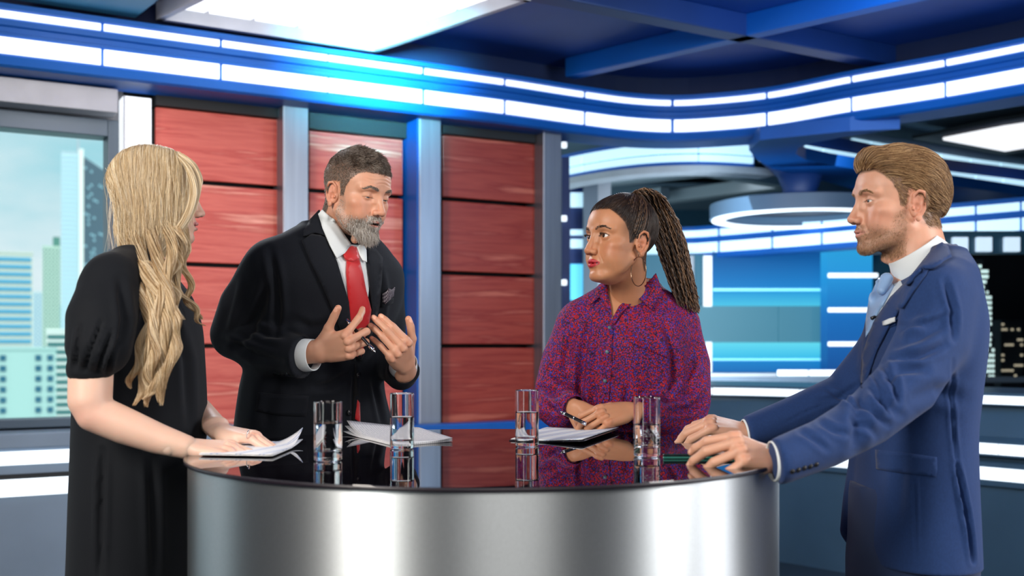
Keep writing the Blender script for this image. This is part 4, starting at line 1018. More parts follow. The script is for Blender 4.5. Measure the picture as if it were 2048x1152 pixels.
q = [T(1326, 918), T(1480, 918), T(1500, 896), T(1345, 896)]
for i, (z0, z1, m) in enumerate(((.0005, .0045, mat('green_glass_edge', (.03, .16, .13), .08, spec=.8)), (.0048, .0056, mat('black_screen', (.006, .006, .01), .04, spec=.8)), (.006, .0095, MATS['green_glass_edge']))):
    mb = MB(); mb.prism([p.xy for p in q], TZ+z0, TZ+z1); o = mb.build(['tablet_body', 'gasket', 'screen_cover'][i], m if i != 2 else mat('dark_cover_glass', (.012, .03, .03), .03, spec=.9), None, bevel=.001); fix(o, t)
# ================================================================== PEOPLE
M_skin = mat('skin', (.6, .4, .3), .46, attr='Col', sss=.22, bump=.10, bscale=900)
def suit_mat(name, c, sh=.25, fine=1200):
    return mat(name, c, .82, spec=.25, sheen=sh, noise=.10, nscale=fine*.25, bump=.25, bscale=fine, stretch=(1, 1, .6))
M_wshirt = mat('white_shirt_cotton', (.74, .79, .80), .7, bump=.1, bscale=800)
def settle(root, base):
    b = Vector(base); root.location = b
    for c in root.children: c.location = Vector(c.location)-b
def cut(f, c, n, R):
    """remove what lies beyond a plane, near a point"""
    c = np.array(c, float); n = _n(n); g = f.reg(c-R, c+R)
    if g is None: return
    sl, x, y, z = g; x = x-c[0]; y = y-c[1]; z = z-c[2]; ball = np.sqrt(x*x+y*y+z*z)-R; h = -(x*n[0]+y*n[1]+z*n[2])
    d = np.maximum(ball, h); f.F[sl] = np.maximum(f.F[sl], -d)
def ring(name, c, d, r0, r1, L, th, m, parent, flat=1.0, up=(0, 0, 1), n=40, keep=None):
    """open cloth tube (cuff)"""
    c = np.array(c, float); d = _n(d); a = _n(np.cross(d, up)); b = np.cross(a, d); V = []; prof = [(0, r0), (L*.5, (r0+r1)/2), (L-.0015, r1), (L, r1-th*.5), (L-.0015, r1-th), (0, r0-th)]
    for k in range(n):
        q = 2*math.pi*k/n
        for (l, r) in prof: V.append(c+d*l+(a*math.cos(q)+b*math.sin(q)*flat)*r)
    mm = len(prof); F = [(k*mm+j, ((k+1) % n)*mm+j, ((k+1) % n)*mm+(j+1) % mm, k*mm+(j+1) % mm) for k in range(n) for j in range(mm) if keep is None or keep(a*math.cos(2*math.pi*(k+.5)/n)+b*math.sin(2*math.pi*(k+.5)/n))]
    o = meshnp(name, np.array(V), np.array(F), m, parent); return o
def disc(name, c, d, r, th, m, parent, n=20):
    c = Vector(c); q = Vector(d).normalized().to_track_quat('Z', 'Y').to_matrix(); mb = MB(); mb.lathe([(0, th), (r*.55, th), (r*.62, th*.6), (r*.8, th*.9), (r, th*.5), (r, 0), (0, 0)], n=n)
    mb.v = [tuple(c+q@Vector(v)) for v in mb.v]; return mb.build(name, m, parent, smooth=True)
def on(b, px, py, off=.001):
    o = Vector((0, 0, ZC)); d = (P(px, py, 1)-o).normalized(); h = b.ray_cast(o, d); return (h[0]-d*off, h[1] if h[1].dot(d) < 0 else -h[1]) if h[0] else (None, None)
def coarse_body(c, yaw, hz, leg, skin, sh=.17, zt=1.42):
    """plain torso and legs that the clothes hide, so each figure is whole"""
    f = Fld((c[0]-.4, c[1]-.4, -.01), (c[0]+.4, c[1]+.4, zt+.1), .017); ca, sa = math.cos(yaw), math.sin(yaw)
    f.loft([(hz-.08, c[0], c[1], .10, .15), (hz+.1, c[0], c[1], .09, .135), (hz+.25, c[0], c[1], .085, .12), (zt-.12, c[0], c[1], .09, .145), (zt, c[0], c[1], .06, .07)], .05, yaw=yaw)
    for s in (1, -1):
        a = np.array((c[0]-sa*s*.085, c[1]+ca*s*.085)); 
        f.chain([(a[0], a[1], hz-.02), (a[0], a[1], hz*.52), (a[0]-ca*.02, a[1]-sa*.02, .09)], [.078, .05, .035], .03)
        f.chain([(a[0]-ca*.03, a[1]-sa*.03, .035), (a[0]+ca*.14, a[1]+sa*.14, .025)], [.035, .03], .03)
    V, F = f.mesh(1); return V, F, np.tile(np.array(skin), (len(V), 1))
def trousers(c, yaw, hz, m, parent, name='trousers', r=1.0):
    f = Fld((c[0]-.35, c[1]-.35, .05), (c[0]+.35, c[1]+.35, hz+.2), .013); ca, sa = math.cos(yaw), math.sin(yaw)
    f.loft([(hz-.1, c[0], c[1], .125*r, .175*r), (hz+.14, c[0], c[1], .12*r, .16*r)], .04, yaw=yaw)
    for s in (1, -1):
        a = np.array((c[0]-sa*s*.09, c[1]+ca*s*.09)); f.chain([(a[0], a[1], hz-.03), (a[0], a[1], hz*.52), (a[0]-ca*.02, a[1]-sa*.02, .14)], [.097*r, .075*r, .07*r], .03)
    cut(f, (c[0], c[1], .12), (0, 0, -1), .5); V, F = f.mesh(1); return meshnp(name, V, F, m, parent)
def shoes(c, yaw, m, parent):
    ca, sa = math.cos(yaw), math.sin(yaw)
    for s in (1, -1):
        a = np.array((c[0]-sa*s*.09, c[1]+ca*s*.09)); f = Fld((a[0]-.25, a[1]-.25, -.005), (a[0]+.25, a[1]+.25, .16), .009)
        f.chain([(a[0]-ca*.06, a[1]-sa*.06, .05), (a[0]+ca*.05, a[1]+sa*.05, .045), (a[0]+ca*.18, a[1]+sa*.18, .03)], [.045, .045, .036], .02); f.chain([(a[0]-ca*.03, a[1]-sa*.03, .05), (a[0]-ca*.02, a[1]-sa*.02, .12)], [.045, .042], .02)
        cut(f, (a[0], a[1], .004), (0, 0, -1), .3); V, F = f.mesh(1); meshnp('shoe', V, F, m, parent)
def headpose(g, origin, f, up, s, neck_to):
    R = frame(f, up); t = np.array(origin); a = np.array((-2.4, 0, -5.)); w = R.T@(np.array(neck_to)-t)/s-a; g['neckdir'] = w/14
    V, F, C, i = build_head(g); HEADF[0] = F; return V, toworld(V, R, t, s), F, C, R, t
def hairline(V, front=6.3):
    x = V[:, 0]; return sst(V[:, 2]-np.interp(x, [-11, -5.5, -4, -2.6, -2.2, .9, 1.1, 2.4, 2.9, 4.2, 5.6, 7, 9], [-9.0, -8.2, -6.5, -4.0, 1.9, 1.9, -1.6, -1.6, 1.0, 3.4, 5.0, front, front]), -.35, .35)*(1-sst(-V[:, 2], 8.4, 9.5))

# ------------------------------------------------------------------ bearded man
def bearded_man():
    root = thing('person', 'bearded man in a black suit and red tie gesturing with both hands behind the desk', 'person')
    L = []
    sk = (.66, .335, .215)
    def beardfn(V):
        Y = np.abs(V[:, 1]); low = sst(-V[:, 2], 5.2, 7.6)*sst(V[:, 0], -.3, 1.5); side = sst(V[:, 0], .2, 1.3)*(1-sst(V[:, 0], 2.6, 4.0))*sst(-V[:, 2], .5, 3)
        mus = sst(V[:, 0], 8.0, 8.8)*(1-sst(Y, 2.3, 3.4))*sst(-V[:, 2], 4.95, 5.4); lipm = 1-gss(np.stack([V[:, 0], Y, V[:, 2]], 1), (9.6, 0, -7.05), (2.0, 1.9, .75))*1.6
        ck = 1-sst(Y, 0, 1)*gss(np.stack([V[:, 0], Y, V[:, 2]], 1), (6.6, 4.2, -4.2), (2.4, 2, 2.0))*1.3
        return np.clip(np.maximum(np.maximum(low, side*.8), mus)*np.clip(lipm, 0, 1)*np.clip(ck, 0, 1), 0, 1)*(1-sst(-V[:, 2], 12, 13.5)*1)
    g = dict(skin=sk, creases=1, mouth=.45, eye=.13, eyez=-.62, lip=.85, lipcol=(.55, .17, .15), lipw=.7, beard=((.30, .235, .19), .55, beardfn), scalp=((.12, .088, .066), lambda V: hairline(V, 6.0)*.85), jaw=1.08, nose=1.0, nosew=1.12)
    a = math.radians(-38); p = math.radians(-14); f = (math.cos(a)*math.cos(p), math.sin(a)*math.cos(p), math.sin(p)); up = (.05, 0, 1)
    H, V, F, C, R, t = headpose(g, P(713, 384, 2.80), f, up, .0094, P(672, 500, 2.90))
    parts = [(V, F, C)]
    hk = dict(skin=(.66, .345, .225), thick=1.02)
    # right hand (holds the pen), left hand open
    h1 = dict(hk, arm=1.08, flex=[(50, 34, 16), (58, 75, 50), (62, 80, 50), (64, 75, 45)], splay=(32, 5, -2, -5), thumb=[(4.4, 4.7, -.6), (6.6, 7.0, -.6), (8.9, 9.2, -.2)], tnail=(-.4, .3, 1), forearm=5, farm=(-.93, .3, 0))
    parts.append(hand_at(h1, P(634, 704, 2.70), (.90, -.24, .22), (-.10, -.93, -.20), s=.0104))
    h2 = dict(hk, arm=1.0, flex=[(52, 16, 10), (56, 16, 10), (58, 18, 12), (62, 24, 14)], splay=(-2, 1, 3, 4), thumb=[(4.6, 5.0, -1.5), (7.0, 6.6, -2.8), (9.2, 7.6, -4.2)], tnail=(0, .3, 1), forearm=3, farm=(-.10, .75, -.5))
    parts.append(hand_at(h2, P(812, 731, 2.82), (-.15, -.85, .50), (.70, -.47, -.50), left=True, s=.0104))
    parts.append(coarse_body(P(632, 900, 3.0)[:2], a-.1, .95, 1, sk, zt=1.45))
    V, F, C = join(parts); body = meshnp('body', V, F, M_skin, root); setcol(body, C)
    eyeballs(root, R, t, .0094, iris=(.10, .13, .15), look=(1, 0, -.5))
    # teeth
    # suit jacket
    ya = math.radians(-45); fj = Fld((-.88, 2.5, .78), (-.18, 3.32, 1.70), .0046)
    c = lambda px, Y: ((px-HX)*Y/FPX, Y)
    zz = lambda py, Y=2.9: ZC-(py-HY)*Y/FPX
    lv = [(zz(1060), *c(632, 3.03), .16, .235), (zz(865), *c(631, 3.0), .155, .228), (zz(780), *c(627, 2.97), .142, .205), (zz(700), *c(636, 2.94), .138, .192), (zz(610), *c(652, 2.91), .148, .212), (zz(540), *c(656, 2.89), .140, .215), (zz(495), *c(662, 2.885), .10, .16), (zz(455), *c(668, 2.88), .072, .09)]
    fj.loft(lv, .03, yaw=ya, p=2.3)
    fj.chain([P(672, 476, 2.86), P(606, 502, 2.80), P(550, 534, 2.77)], [.050, .052, .058], .05)
    fj.chain([P(680, 480, 2.90), P(730, 520, 2.98), P(750, 550, 3.02)], [.045, .05, .056], .05)
    fj.chain([P(546, 538, 2.77), P(494, 614, 2.83), P(473, 668, 2.88), P(535, 694, 2.79), P(606, 716, 2.705)], [.070, .070, .067, .061, .051], .03)
    cut(fj, P(606, 710, 2.705), (.86, -.45, -.02), .085)
    fj.chain([P(752, 552, 3.02), P(768, 640, 3.03), P(772, 712, 3.0), P(802, 748, 2.92), P(814, 728, 2.80)], [.062, .060, .052, .043, .042], .025)
    cut(fj, P(807, 738, 2.865), (.13, -.75, .55), .14)
    # roll of the front edges
    V, F = fj.mesh(1)
    V = crease(V, F, [([(470, 560), (455, 620), (445, 660)], 7, .004), ([(540, 560), (520, 620), (500, 660), (470, 700)], 9, .006), ([(500, 655), (530, 668), (570, 672)], 7, .006), ([(470, 690), (510, 712), (560, 722)], 7, .005), ([(450, 670), (490, 684), (540, 700)], 6, -.004),
                      ([(540, 500), (552, 560), (556, 620), (552, 665)], 7, .007), ([(755, 540), (762, 590), (757, 640)], 6, .006), ([(708, 735), (706, 800), (705, 866)], 4, .004), ([(560, 740), (540, 790), (530, 860)], 14, .004), ([(640, 740), (600, 770), (560, 775)], 10, .004), ([(700, 745), (660, 770), (620, 775)], 8, .005), ([(590, 640), (620, 655), (650, 650)], 8, .003), ([(745, 760), (755, 800), (765, 850)], 5, .004)], None)
    M = suit_mat('black_suit_wool', (.0055, .0075, .0125), .06)
    jk = meshnp('suit_jacket', V, F, M, root); B = bvh_of(V, F)
    # shirt, tie, lapels, collar
    MS = M_wshirt
    patch('shirt_front', [(640, 432), (668, 452), (703, 489), (716, 490), (727, 486), (733, 520), (739, 571), (735, 605), (745, 640), (722, 700), (706, 690), (698, 604), (672, 520)], B, .003, .002, MS, root, step=8)
    tie = mat('red_satin_tie', (.55, .012, .016), .42, spec=.4, sheen=.3, bump=.06, bscale=1500)
    patch('tie', [(694, 518), (719, 517), (726, 545), (733, 582), (743, 620), (737, 660), (722, 715), (712, 712), (702, 660), (698, 620), (693, 545)], B, .007, .004, tie, root, step=7, bulge=.004)
    patch('tie', [(716, 800), (720, 806), (721, 846), (710, 838)], B, .003, .003, tie, root, step=7)
    patch('front_opening', [(711, 722), (716, 776), (723, 852), (703, 866), (706, 790)], B, .0012, .001, mat('opening_black', (.003, .003, .004), .9), root, step=8)  # darkness of the open front is put in as a black patch
    k = patch('tie_knot', [(687, 508), (695, 496), (704, 491), (715, 494), (720, 517), (707, 523), (694, 519)], B, .012, .008, tie, root, step=5, bulge=.007)
    patch('lapel', [(641, 470), (622, 468), (604, 481), (622, 525), (646, 574), (672, 634), (704, 718), (712, 722), (703, 660), (698, 604), (675, 525), (655, 478)], B, .0075, .004, M, jk, step=8, bulge=.002)
    patch('jacket_collar', [(637, 420), (620, 438), (607, 462), (606, 472), (630, 464), (650, 470), (664, 494), (652, 462)], B, .009, .005, M, jk, step=6, bulge=.003)
    patch('lapel', [(732, 492), (752, 497), (766, 515), (764, 560), (760, 610), (748, 660), (724, 722), (716, 716), (737, 655), (746, 620), (740, 571), (734, 520)], B, .0075, .004, M, jk, step=8, bulge=.002)
    # shirt collar stands round the neck
    nk = np.array(P(689, 462, 2.855)); 
    patch('shirt_collar', [(636, 428), (644, 419), (672, 444), (703, 489), (690, 506), (674, 516), (660, 490), (645, 455)], B, .013, .003, MS, root, step=6, bulge=.004)
    patch('shirt_collar', [(714, 494), (726, 484), (733, 500), (734, 524), (726, 520), (719, 508)], B, .013, .003, MS, root, step=5, bulge=.002)
    ax = _n(np.array(P(700, 440, 2.83))-np.array(P(672, 500, 2.90)))
    ring('collar_band', P(680, 480, 2.885), ax, .075, .068, .05, .002, MS, root, up=(0, 1, 0))
    psq = mat('dotted_pocket_cloth', (.05, .04, .06), .7); tt = psq.node_tree; vo = tt.nodes.new('ShaderNodeTexVoronoi'); vo.inputs['Scale'].default_value = 330; vo.inputs['Randomness'].default_value = .15
    tc = tt.nodes.new('ShaderNodeTexCoord'); tt.links.new(tc.outputs['Object'], vo.inputs['Vector']); tt.links.new(ramp(tt, [(.28, (.55, .5, .52)), (.36, (.045, .035, .05))], vo.outputs['Distance']), tt.nodes['Principled BSDF'].inputs['Base Color'])
    patch('pocket_square', [(764, 588), (774, 583), (779, 577), (784, 580), (790, 574), (788, 592), (780, 600), (772, 608), (765, 606)], B, .006, .003, psq, root, step=5, bulge=.003)
    patch('breast_pocket', [(762, 606), (788, 596), (787, 606), (763, 616)], B, .0035, .002, M, jk, step=6)
    patch('pocket_flap', [(516, 785), (560, 789), (618, 793), (613, 833), (560, 831), (511, 822)], B, .003, .0025, M, jk, step=10)
    for x, y in ((717, 750), (699, 825), (698, 864)):
        c_, n_ = on(B, x, y, .002)
        if c_: disc('button', c_, n_, .0085, .0025, mat('black_button', (.012, .012, .014), .25), jk)
    for x in (549, 558, 567, 576):
        c_, n_ = on(B, x, 748, .001)
        if c_: disc('sleeve_button', c_, n_, .005, .002, MATS['black_button'], jk)
    ring('shirt_cuff', P(595, 711, 2.72), (.88, -.36, .03), .043, .039, .048, .003, MS, root)
    ring('shirt_cuff', P(806, 740, 2.875), (.10, -.75, .5), .037, .036, .040, .0025, MS, root)
    rng = np.random.default_rng(11); HF = HEADF[0]
    hm = hairmat('greying_brown_hair', [(.085, .055, .04), (.16, .12, .09), (.24, .195, .165), (.36, .32, .28)])
    S = fur(H, HF, 19000, lambda v: hairline(v, 6.0)*(.5+sst(v[:, 2], 2, 7)*.6), lambda v: .5+1.7*sst(v[:, 2], 5.0, 9.5)*sst(v[:, 0], -9, 2), lambda v: np.stack([.75+0*v[:, 0], .15*np.sin(v[:, 0]*1.3+v[:, 1]), -.25+0*v[:, 0]], 1)*(.35+.65*sst(v[:, 2], 4, 8))[:, None]+np.stack([0*v[:, 0], 0*v[:, 0], -.6*(1-sst(v[:, 2], 3, 7))], 1), .75, rng, wave=.35)
    hair('hair', [toworld(q, R, t, .0094) for q in S], .00042, hm, root)
    bm_ = hairmat('grey_beard_hair', [(.13, .095, .07), (.30, .25, .21), (.52, .48, .43), (.72, .69, .65)])
    chin = lambda v: sst(-v[:, 2], 7.0, 10.5)*sst(v[:, 0], 3.5, 7.5)
    S = fur(H, HF, 9000, lambda v: beardfn(v)**1.5*(.12+sst(v[:, 0], 3, 7))*(v[:, 2] > -12.6), lambda v: .28+1.8*chin(v)+.45*sst(v[:, 0], 6, 8.5), lambda v: np.stack([.35+0*v[:, 0], 0*v[:, 0], -1+0*v[:, 0]], 1), .45, rng, wave=.25)
    hair('beard', [toworld(q, R, t, .0094) for q in S], .00040, bm_, root)
    S = fur(H, HF, 650, lambda v: browmask(v, 1.9), lambda v: .5+0*v[:, 0], lambda v: np.stack([-.5+0*v[:, 0], np.sign(v[:, 1]), .0+0*v[:, 0]], 1), .12, rng)
    hair('eyebrows', [toworld(q, R, t, .0094) for q in S], .00042, hm, root)
    # the pen he holds
    pen = thing('pen', 'silver and black pen in the bearded man\'s right hand', 'pen', tuple(P(722, 668, 2.62)))
    make_pen(P(693, 640, 2.715), P(751, 705, 2.665), pen)
    settle(root, (P(632, 900, 3.0).x, 3.0, 0)); return root
def browmask(v, h):
    y = np.abs(v[:, 1]); zc = np.interp(y, [1.2, 2.2, 3.8, 5.0], [1.75, 2.15, 2.35, 1.55])+h-2.0; w = np.interp(y, [1.2, 2, 5], [.38, .42, .15])
    return (1-sst(np.abs(v[:, 2]-zc), w*.6, w))*(v[:, 0] > 6)*(y > 1.1)*(y < 5.1)
def fur(V, F, n, wfun, lfun, flow, lift, rng, wave=0., k=6, curl=0):
    p, nr = sample_surf(V, F, n, wfun, rng); L = lfun(p)*rng.uniform(.7, 1.15, n); fl = flow(p); fl = fl-nr*(fl*nr).sum(1, keepdims=True)*.8
    fl += rng.normal(size=(n, 3))*.16
    if wave: fl += np.stack([vnoise(p, .9, 21), vnoise(p, .9, 22), vnoise(p, .9, 23)], 1)*wave*2
    t = np.linspace(0, 1, k)[None, :, None]; L = L[:, None, None]
    q = p[:, None]+L*(nr[:, None]*lift*(t-.38*t*t)+fl[:, None]*(.25*t+.75*t*t)*(1-.3*lift))
    return [a for a in q]
def make_pen(a, b, root):
    a = Vector(a); b = Vector(b); d = (b-a); o = Vector(root.location)
    def seg(name, t0, t1, r, m):
        mb = MB(); mb.tube([a+d*t0-o, a+d*(t0+(t1-t0)*.06)-o, a+d*(t1-(t1-t0)*.06)-o, a+d*t1-o], [r*.9, r, r, r*.9], 16); return mb.build(name, m, root, smooth=True)
    mk_, ms = mat('black_pen_plastic', (.012, .012, .015), .2), mat('polished_silver', (.75, .77, .8), .15, 1)
    seg('barrel', .12, .80, .0042, mk_); seg('grip', .80, .92, .0046, ms); seg('cap', .0, .12, .0046, ms); seg('ring', .44, .47, .0048, ms)
    mb = MB(); mb.tube([a+d*.92-o, a+d-o], [.0036, .0008], 12); mb.build('tip', ms, root, smooth=True)
HEADF = [None]

# ------------------------------------------------------------------ woman with the braids
def braided_woman():
    root = thing('person', 'woman with long braids and a hoop earring in a purple patterned shirt, holding a pen', 'person')
    sk = (.56, .255, .13)
    g = dict(skin=sk, fem=1, jaw=1.02, full=.95, mouth=.22, lip=1.15, lipcol=(.46, .012, .03), lipw=.95, eye=.46, eyez=-.05, nose=.985, nosew=1.05, red=(.52, .16, .09), scalp=((.05, .028, .018), lambda V: np.clip(hairline(V, 6.9)*.85+.55*gss(np.stack([V[:, 0], np.abs(V[:, 1]), V[:, 2]], 1), (3.2, 6.6, 2.2), (1.9, 2, 2.6)), 0, .92)), lashw=.8, lash=(.03, .015, .01))
    a = math.radians(180+33); f = (math.cos(a), math.sin(a), .03); s_ = .0096
    H, V, F, C, R, t = headpose(g, P(1242, 478, 2.80), f, (0, 0, 1), s_, P(1256, 620, 2.90)); HF = F
    parts = [(V, F, C)]
    hk = dict(skin=(.58, .275, .15), slim=.88, thick=.98, nail=(.74, .47, .38))
    h1 = dict(hk, flex=[(34, 40, 20), (38, 42, 22), (44, 42, 22), (50, 42, 22)], splay=(3, 1, 0, -3), thumb=[(4.8, 4.2, -2.0), (7.4, 4.4, -3.2), (9.6, 4.0, -3.6)], tnail=(0, .9, .3), forearm=3, farm=(-.12, .95, .10), arm=.84)
    parts.append(hand_at(h1, P(1144, 810, 2.775), (.40, -.45, -.62), (-.62, -.74, .12), s=.0096))
    h2 = dict(hk, flex=[(30, 45, 25), (34, 50, 30), (38, 50, 30), (42, 48, 28)], splay=(4, 1, -2, -5), thumb=[(4.6, 4.2, -1.9), (7.0, 5.2, -2.8), (9.2, 5.2, -3.6)], forearm=4.5, farm=(.93, .30, .05), arm=.88)
    parts.append(hand_at(h2, P(1268, 820, 2.725), (-.90, -.28, -.16), (-.06, -.80, .62), left=True, s=.0100))
    parts.append(coarse_body(P(1258, 900, 2.98)[:2], math.radians(-100), .93, 1, sk, zt=1.40))
    V, F, C = join(parts); body = meshnp('body', V, F, M_skin, root); setcol(body, C)
    eyeballs(root, R, t, s_, iris=(.045, .02, .012), look=(1, -.12, .12))
    # shirt
    fj = Fld((.02, 2.55, .80), (.62, 3.25, 1.52), .0045)
    c = lambda px, Y: ((px-HX)*Y/FPX, Y)
    zz = lambda py, Y=2.95: ZC-(py-HY)*Y/FPX
    fj.loft([(zz(1050), *c(1258, 2.98), .16, .20), (zz(880), *c(1258, 2.97), .145, .185), (zz(790), *c(1256, 2.95), .142, .172), (zz(700), *c(1254, 2.93), .140, .170), (zz(640), *c(1254, 2.93), .115, .160), (zz(600), *c(1256, 2.93), .082, .115), (zz(575), *c(1258, 2.92), .066, .072)], .03, yaw=math.radians(-100), p=2.2)
    fj.chain([P(1215, 612, 2.90), P(1165, 640, 2.91)], [.045, .05], .05); fj.chain([P(1300, 605, 2.94), P(1348, 636, 2.96)], [.045, .052], .05)
    fj.chain([P(1160, 655, 2.92), P(1132, 720, 2.92), P(1116, 775, 2.90), P(1122, 812, 2.86), P(1143, 812, 2.79)], [.062, .064, .060, .052, .036], .025)
    fj.chain([P(1352, 655, 2.95), P(1370, 730, 2.95), P(1366, 800, 2.90), P(1330, 832, 2.82), P(1282, 823, 2.73)], [.062, .067, .072, .052, .037], .025)
    fj.chain([P(1100, 820, 2.86), P(1122, 836, 2.84)], [.03, .03], .03)
    fj.chain([P(1385, 845, 2.86), P(1330, 852, 2.84)], [.035, .03], .03)
    cut(fj, P(1145, 812, 2.785), (.5, -.8, -.25), .055); cut(fj, P(1282, 823, 2.73), (-.93, -.25, -.05), .06)
    V, F = fj.mesh(1)
    V = crease(V, F, [([(1180, 640), (1168, 700), (1160, 780), (1165, 850)], 7, .008), ([(1330, 640), (1345, 700), (1348, 760), (1335, 800)], 7, .008), ([(1222, 640), (1221, 700), (1214, 780), (1212, 860)], 3, .003), ([(1252, 780), (1250, 860)], 6, .006), ([(1285, 775), (1288, 860)], 7, .006), ([(1188, 770), (1186, 860)], 6, .005), ([(1150, 660), (1135, 700), (1130, 750)], 8, .005), ([(1385, 690), (1380, 740), (1372, 780)], 8, .006), ([(1400, 760), (1370, 790), (1330, 800)], 7, .006), ([(1085, 775), (1110, 790), (1130, 785)], 6, .006), ([(1100, 740), (1125, 760), (1145, 760)], 7, .005), ([(1260, 650), (1300, 700), (1320, 760)], 12, .003), ([(1410, 800), (1380, 820), (1340, 822)], 6, .006), ([(1090, 810), (1112, 822), (1130, 812)], 5, .005), ([(1200, 650), (1195, 720), (1200, 760)], 10, .003)], None)
    m = mat('speckled_purple_print', (.1, .02, .08), .75, spec=.25); t_ = m.node_tree; b = t_.nodes['Principled BSDF']; Lk = t_.links.new
    tc = t_.nodes.new('ShaderNodeTexCoord'); vo = t_.nodes.new('ShaderNodeTexVoronoi'); vo.inputs['Scale'].default_value = 290; Lk(tc.outputs['Object'], vo.inputs['Vector'])
    sx = t_.nodes.new('ShaderNodeSeparateColor'); Lk(vo.outputs['Color'], sx.inputs[0])
    dots = ramp(t_, [(0, (.42, .010, .018)), (.36, (.55, .028, .022)), (.42, (.035, .03, .30)), (.60, (.07, .055, .42)), (.66, (.20, .025, .16)), (.85, (.13, .02, .14)), (.95, (.02, .008, .03))], sx.outputs[0]); t_.nodes[-1].color_ramp.interpolation = 'CONSTANT'
    rr = t_.nodes.new('ShaderNodeMapRange'); rr.inputs['From Min'].default_value = .50; rr.inputs['From Max'].default_value = .62; Lk(vo.outputs['Distance'], rr.inputs[0])
    mx = t_.nodes.new('ShaderNodeMix'); mx.data_type = 'RGBA'; Lk(rr.outputs[0], mx.inputs[0]); Lk(dots, mx.inputs[6]); mx.inputs[7].default_value = (.060, .012, .050, 1); Lk(mx.outputs[2], b.inputs['Base Color'])
    jk = meshnp('shirt', V, F, m, root); B = bvh_of(V, F)
    patch('placket', [(1216, 650), (1226, 648), (1224, 720), (1218, 800), (1214, 862), (1202, 862), (1206, 790), (1213, 710)], B, .0022, .0015, m, jk, step=6)
    patch('chest_pocket', [(1262, 679), (1300, 690), (1340, 698), (1336, 708), (1332, 716), (1296, 700), (1262, 686)], B, .003, .002, m, jk, step=6)
    skm = mat('neck_skin_tone', (.48, .225, .12), .46)
    # open neck: the skin of the chest shows between the collar points
    Vn = patch('neckline_skin', [(1208, 556), (1240, 566), (1304, 556), (1296, 578), (1264, 596), (1240, 616), (1225, 642), (1214, 606)], B, .004, .002, mat('chest_skin', (.56, .26, .135), .46, sss=.2), root, step=6)
    patch('shirt_collar', [(1214, 556), (1205, 568), (1190, 588), (1179, 611), (1198, 594), (1206, 602), (1224, 636), (1222, 610), (1216, 585)], B, .012, .003, m, jk, step=5, bulge=.003)
    patch('shirt_collar', [(1312, 546), (1318, 562), (1324, 582), (1303, 618), (1288, 604), (1273, 594), (1262, 592), (1290, 572)], B, .013, .003, m, jk, step=5, bulge=.004)
    patch('collar_edge', [(1300, 560), (1306, 574), (1268, 603), (1246, 622), (1228, 648), (1222, 642), (1238, 612), (1262, 592)], B, .0065, .003, m, jk, step=5, bulge=.002)
    ring('collar_band', P(1262, 590, 2.925), (.03, -.15, 1), .064, .070, .042, .003, m, jk, up=(0, 1, 0))
    for x, y in ((1219, 655), (1214, 704), (1210, 762), (1206, 815)):
        c_, n_ = on(B, x, y, .003)
        if c_: disc('button', c_, n_, .0048, .002, mat('teal_grey_button', (.10, .16, .20), .3), jk)
    ring('shirt_cuff', P(1137, 810, 2.80), (.45, -.8, -.25), .037, .034, .028, .003, m, jk); ring('shirt_cuff', P(1290, 823, 2.738), (-.93, -.3, -.05), .037, .034, .028, .003, m, jk)
    trousers(P(1258, 900, 2.98)[:2], math.radians(-100), .92, mat('plain_black_trousers', (.01, .01, .013), .8), root, r=.95)
    # hair: parted rows drawn back, high ponytail of thin braids
    rng = np.random.default_rng(4)
    hm = hairmat('black_brown_hair', [(.006, .004, .004), (.014, .008, .006), (.03, .016, .010), (.07, .035, .016)], .38, .5)
    tail = np.array((-3.6, .3, 10.6))
    fl = lambda v: (tail-v)/np.linalg.norm(tail-v, axis=1, keepdims=True)
    rows = lambda v: .35+.65*(np.sin(np.arctan2(v[:, 2]-4, -(v[:, 0]-3))*17+np.abs(v[:, 1])*.3) > -.35)
    cap = Fld((-13, -10, -9), (11, 10, 15), .25); cap.ell((-1.3, 0, 3.4), (9.5, 7.55, 8.55), 1); cap.ell((2.4, 0, 4.6), (5.9, 6.2, 5.4), 2); cap.ell((-4.6, 0, 10.4), (2.6, 2.4, 2.0), 1.5)
    gd = Fld((-13, -10, -9), (11, 10, 15), .25); gd.F = cap.F.copy(); gd.ell((3.4, 0, 3.3), (5.98, 6.38, 5.68), 2); gd.ell((2.9, 0, -2.2), (5.75, 6.4, 6.65), 2)
    S = comb(gd, H, HF, 15000, lambda v: hairline(v, 6.9)*rows(v)*(v[:, 2] > -5), lambda v: np.minimum(5.5, np.linalg.norm(tail-v, axis=1)*.8), fl, rng, k=8, off=(.0, .22), rise=.0, wave=.10, wsc=1.2)
    hair('hair', [toworld(q, R, t, s_) for q in S], .00040, hm, root)
    cut(cap, (3.2, 0, 2.5), (.80, 0, -.60), 9); cut(cap, (-1.5, 0, -3.5), (0.3, 0, -1), 12)
    CV, CF = cap.mesh(1); CV = CV*(1+.006*np.sin(np.arctan2(CV[:, 2]-4, -(CV[:, 0]-3))*17))[:, None]
    meshnp('hair_cap', toworld(CV, R, t, s_), CF, mat('dark_hair_base', (.008, .005, .004), .5), root)
    # short bits over the crown knot
    strands = []; rad = []
    base = toworld(tail[None], R, t, s_)[0]
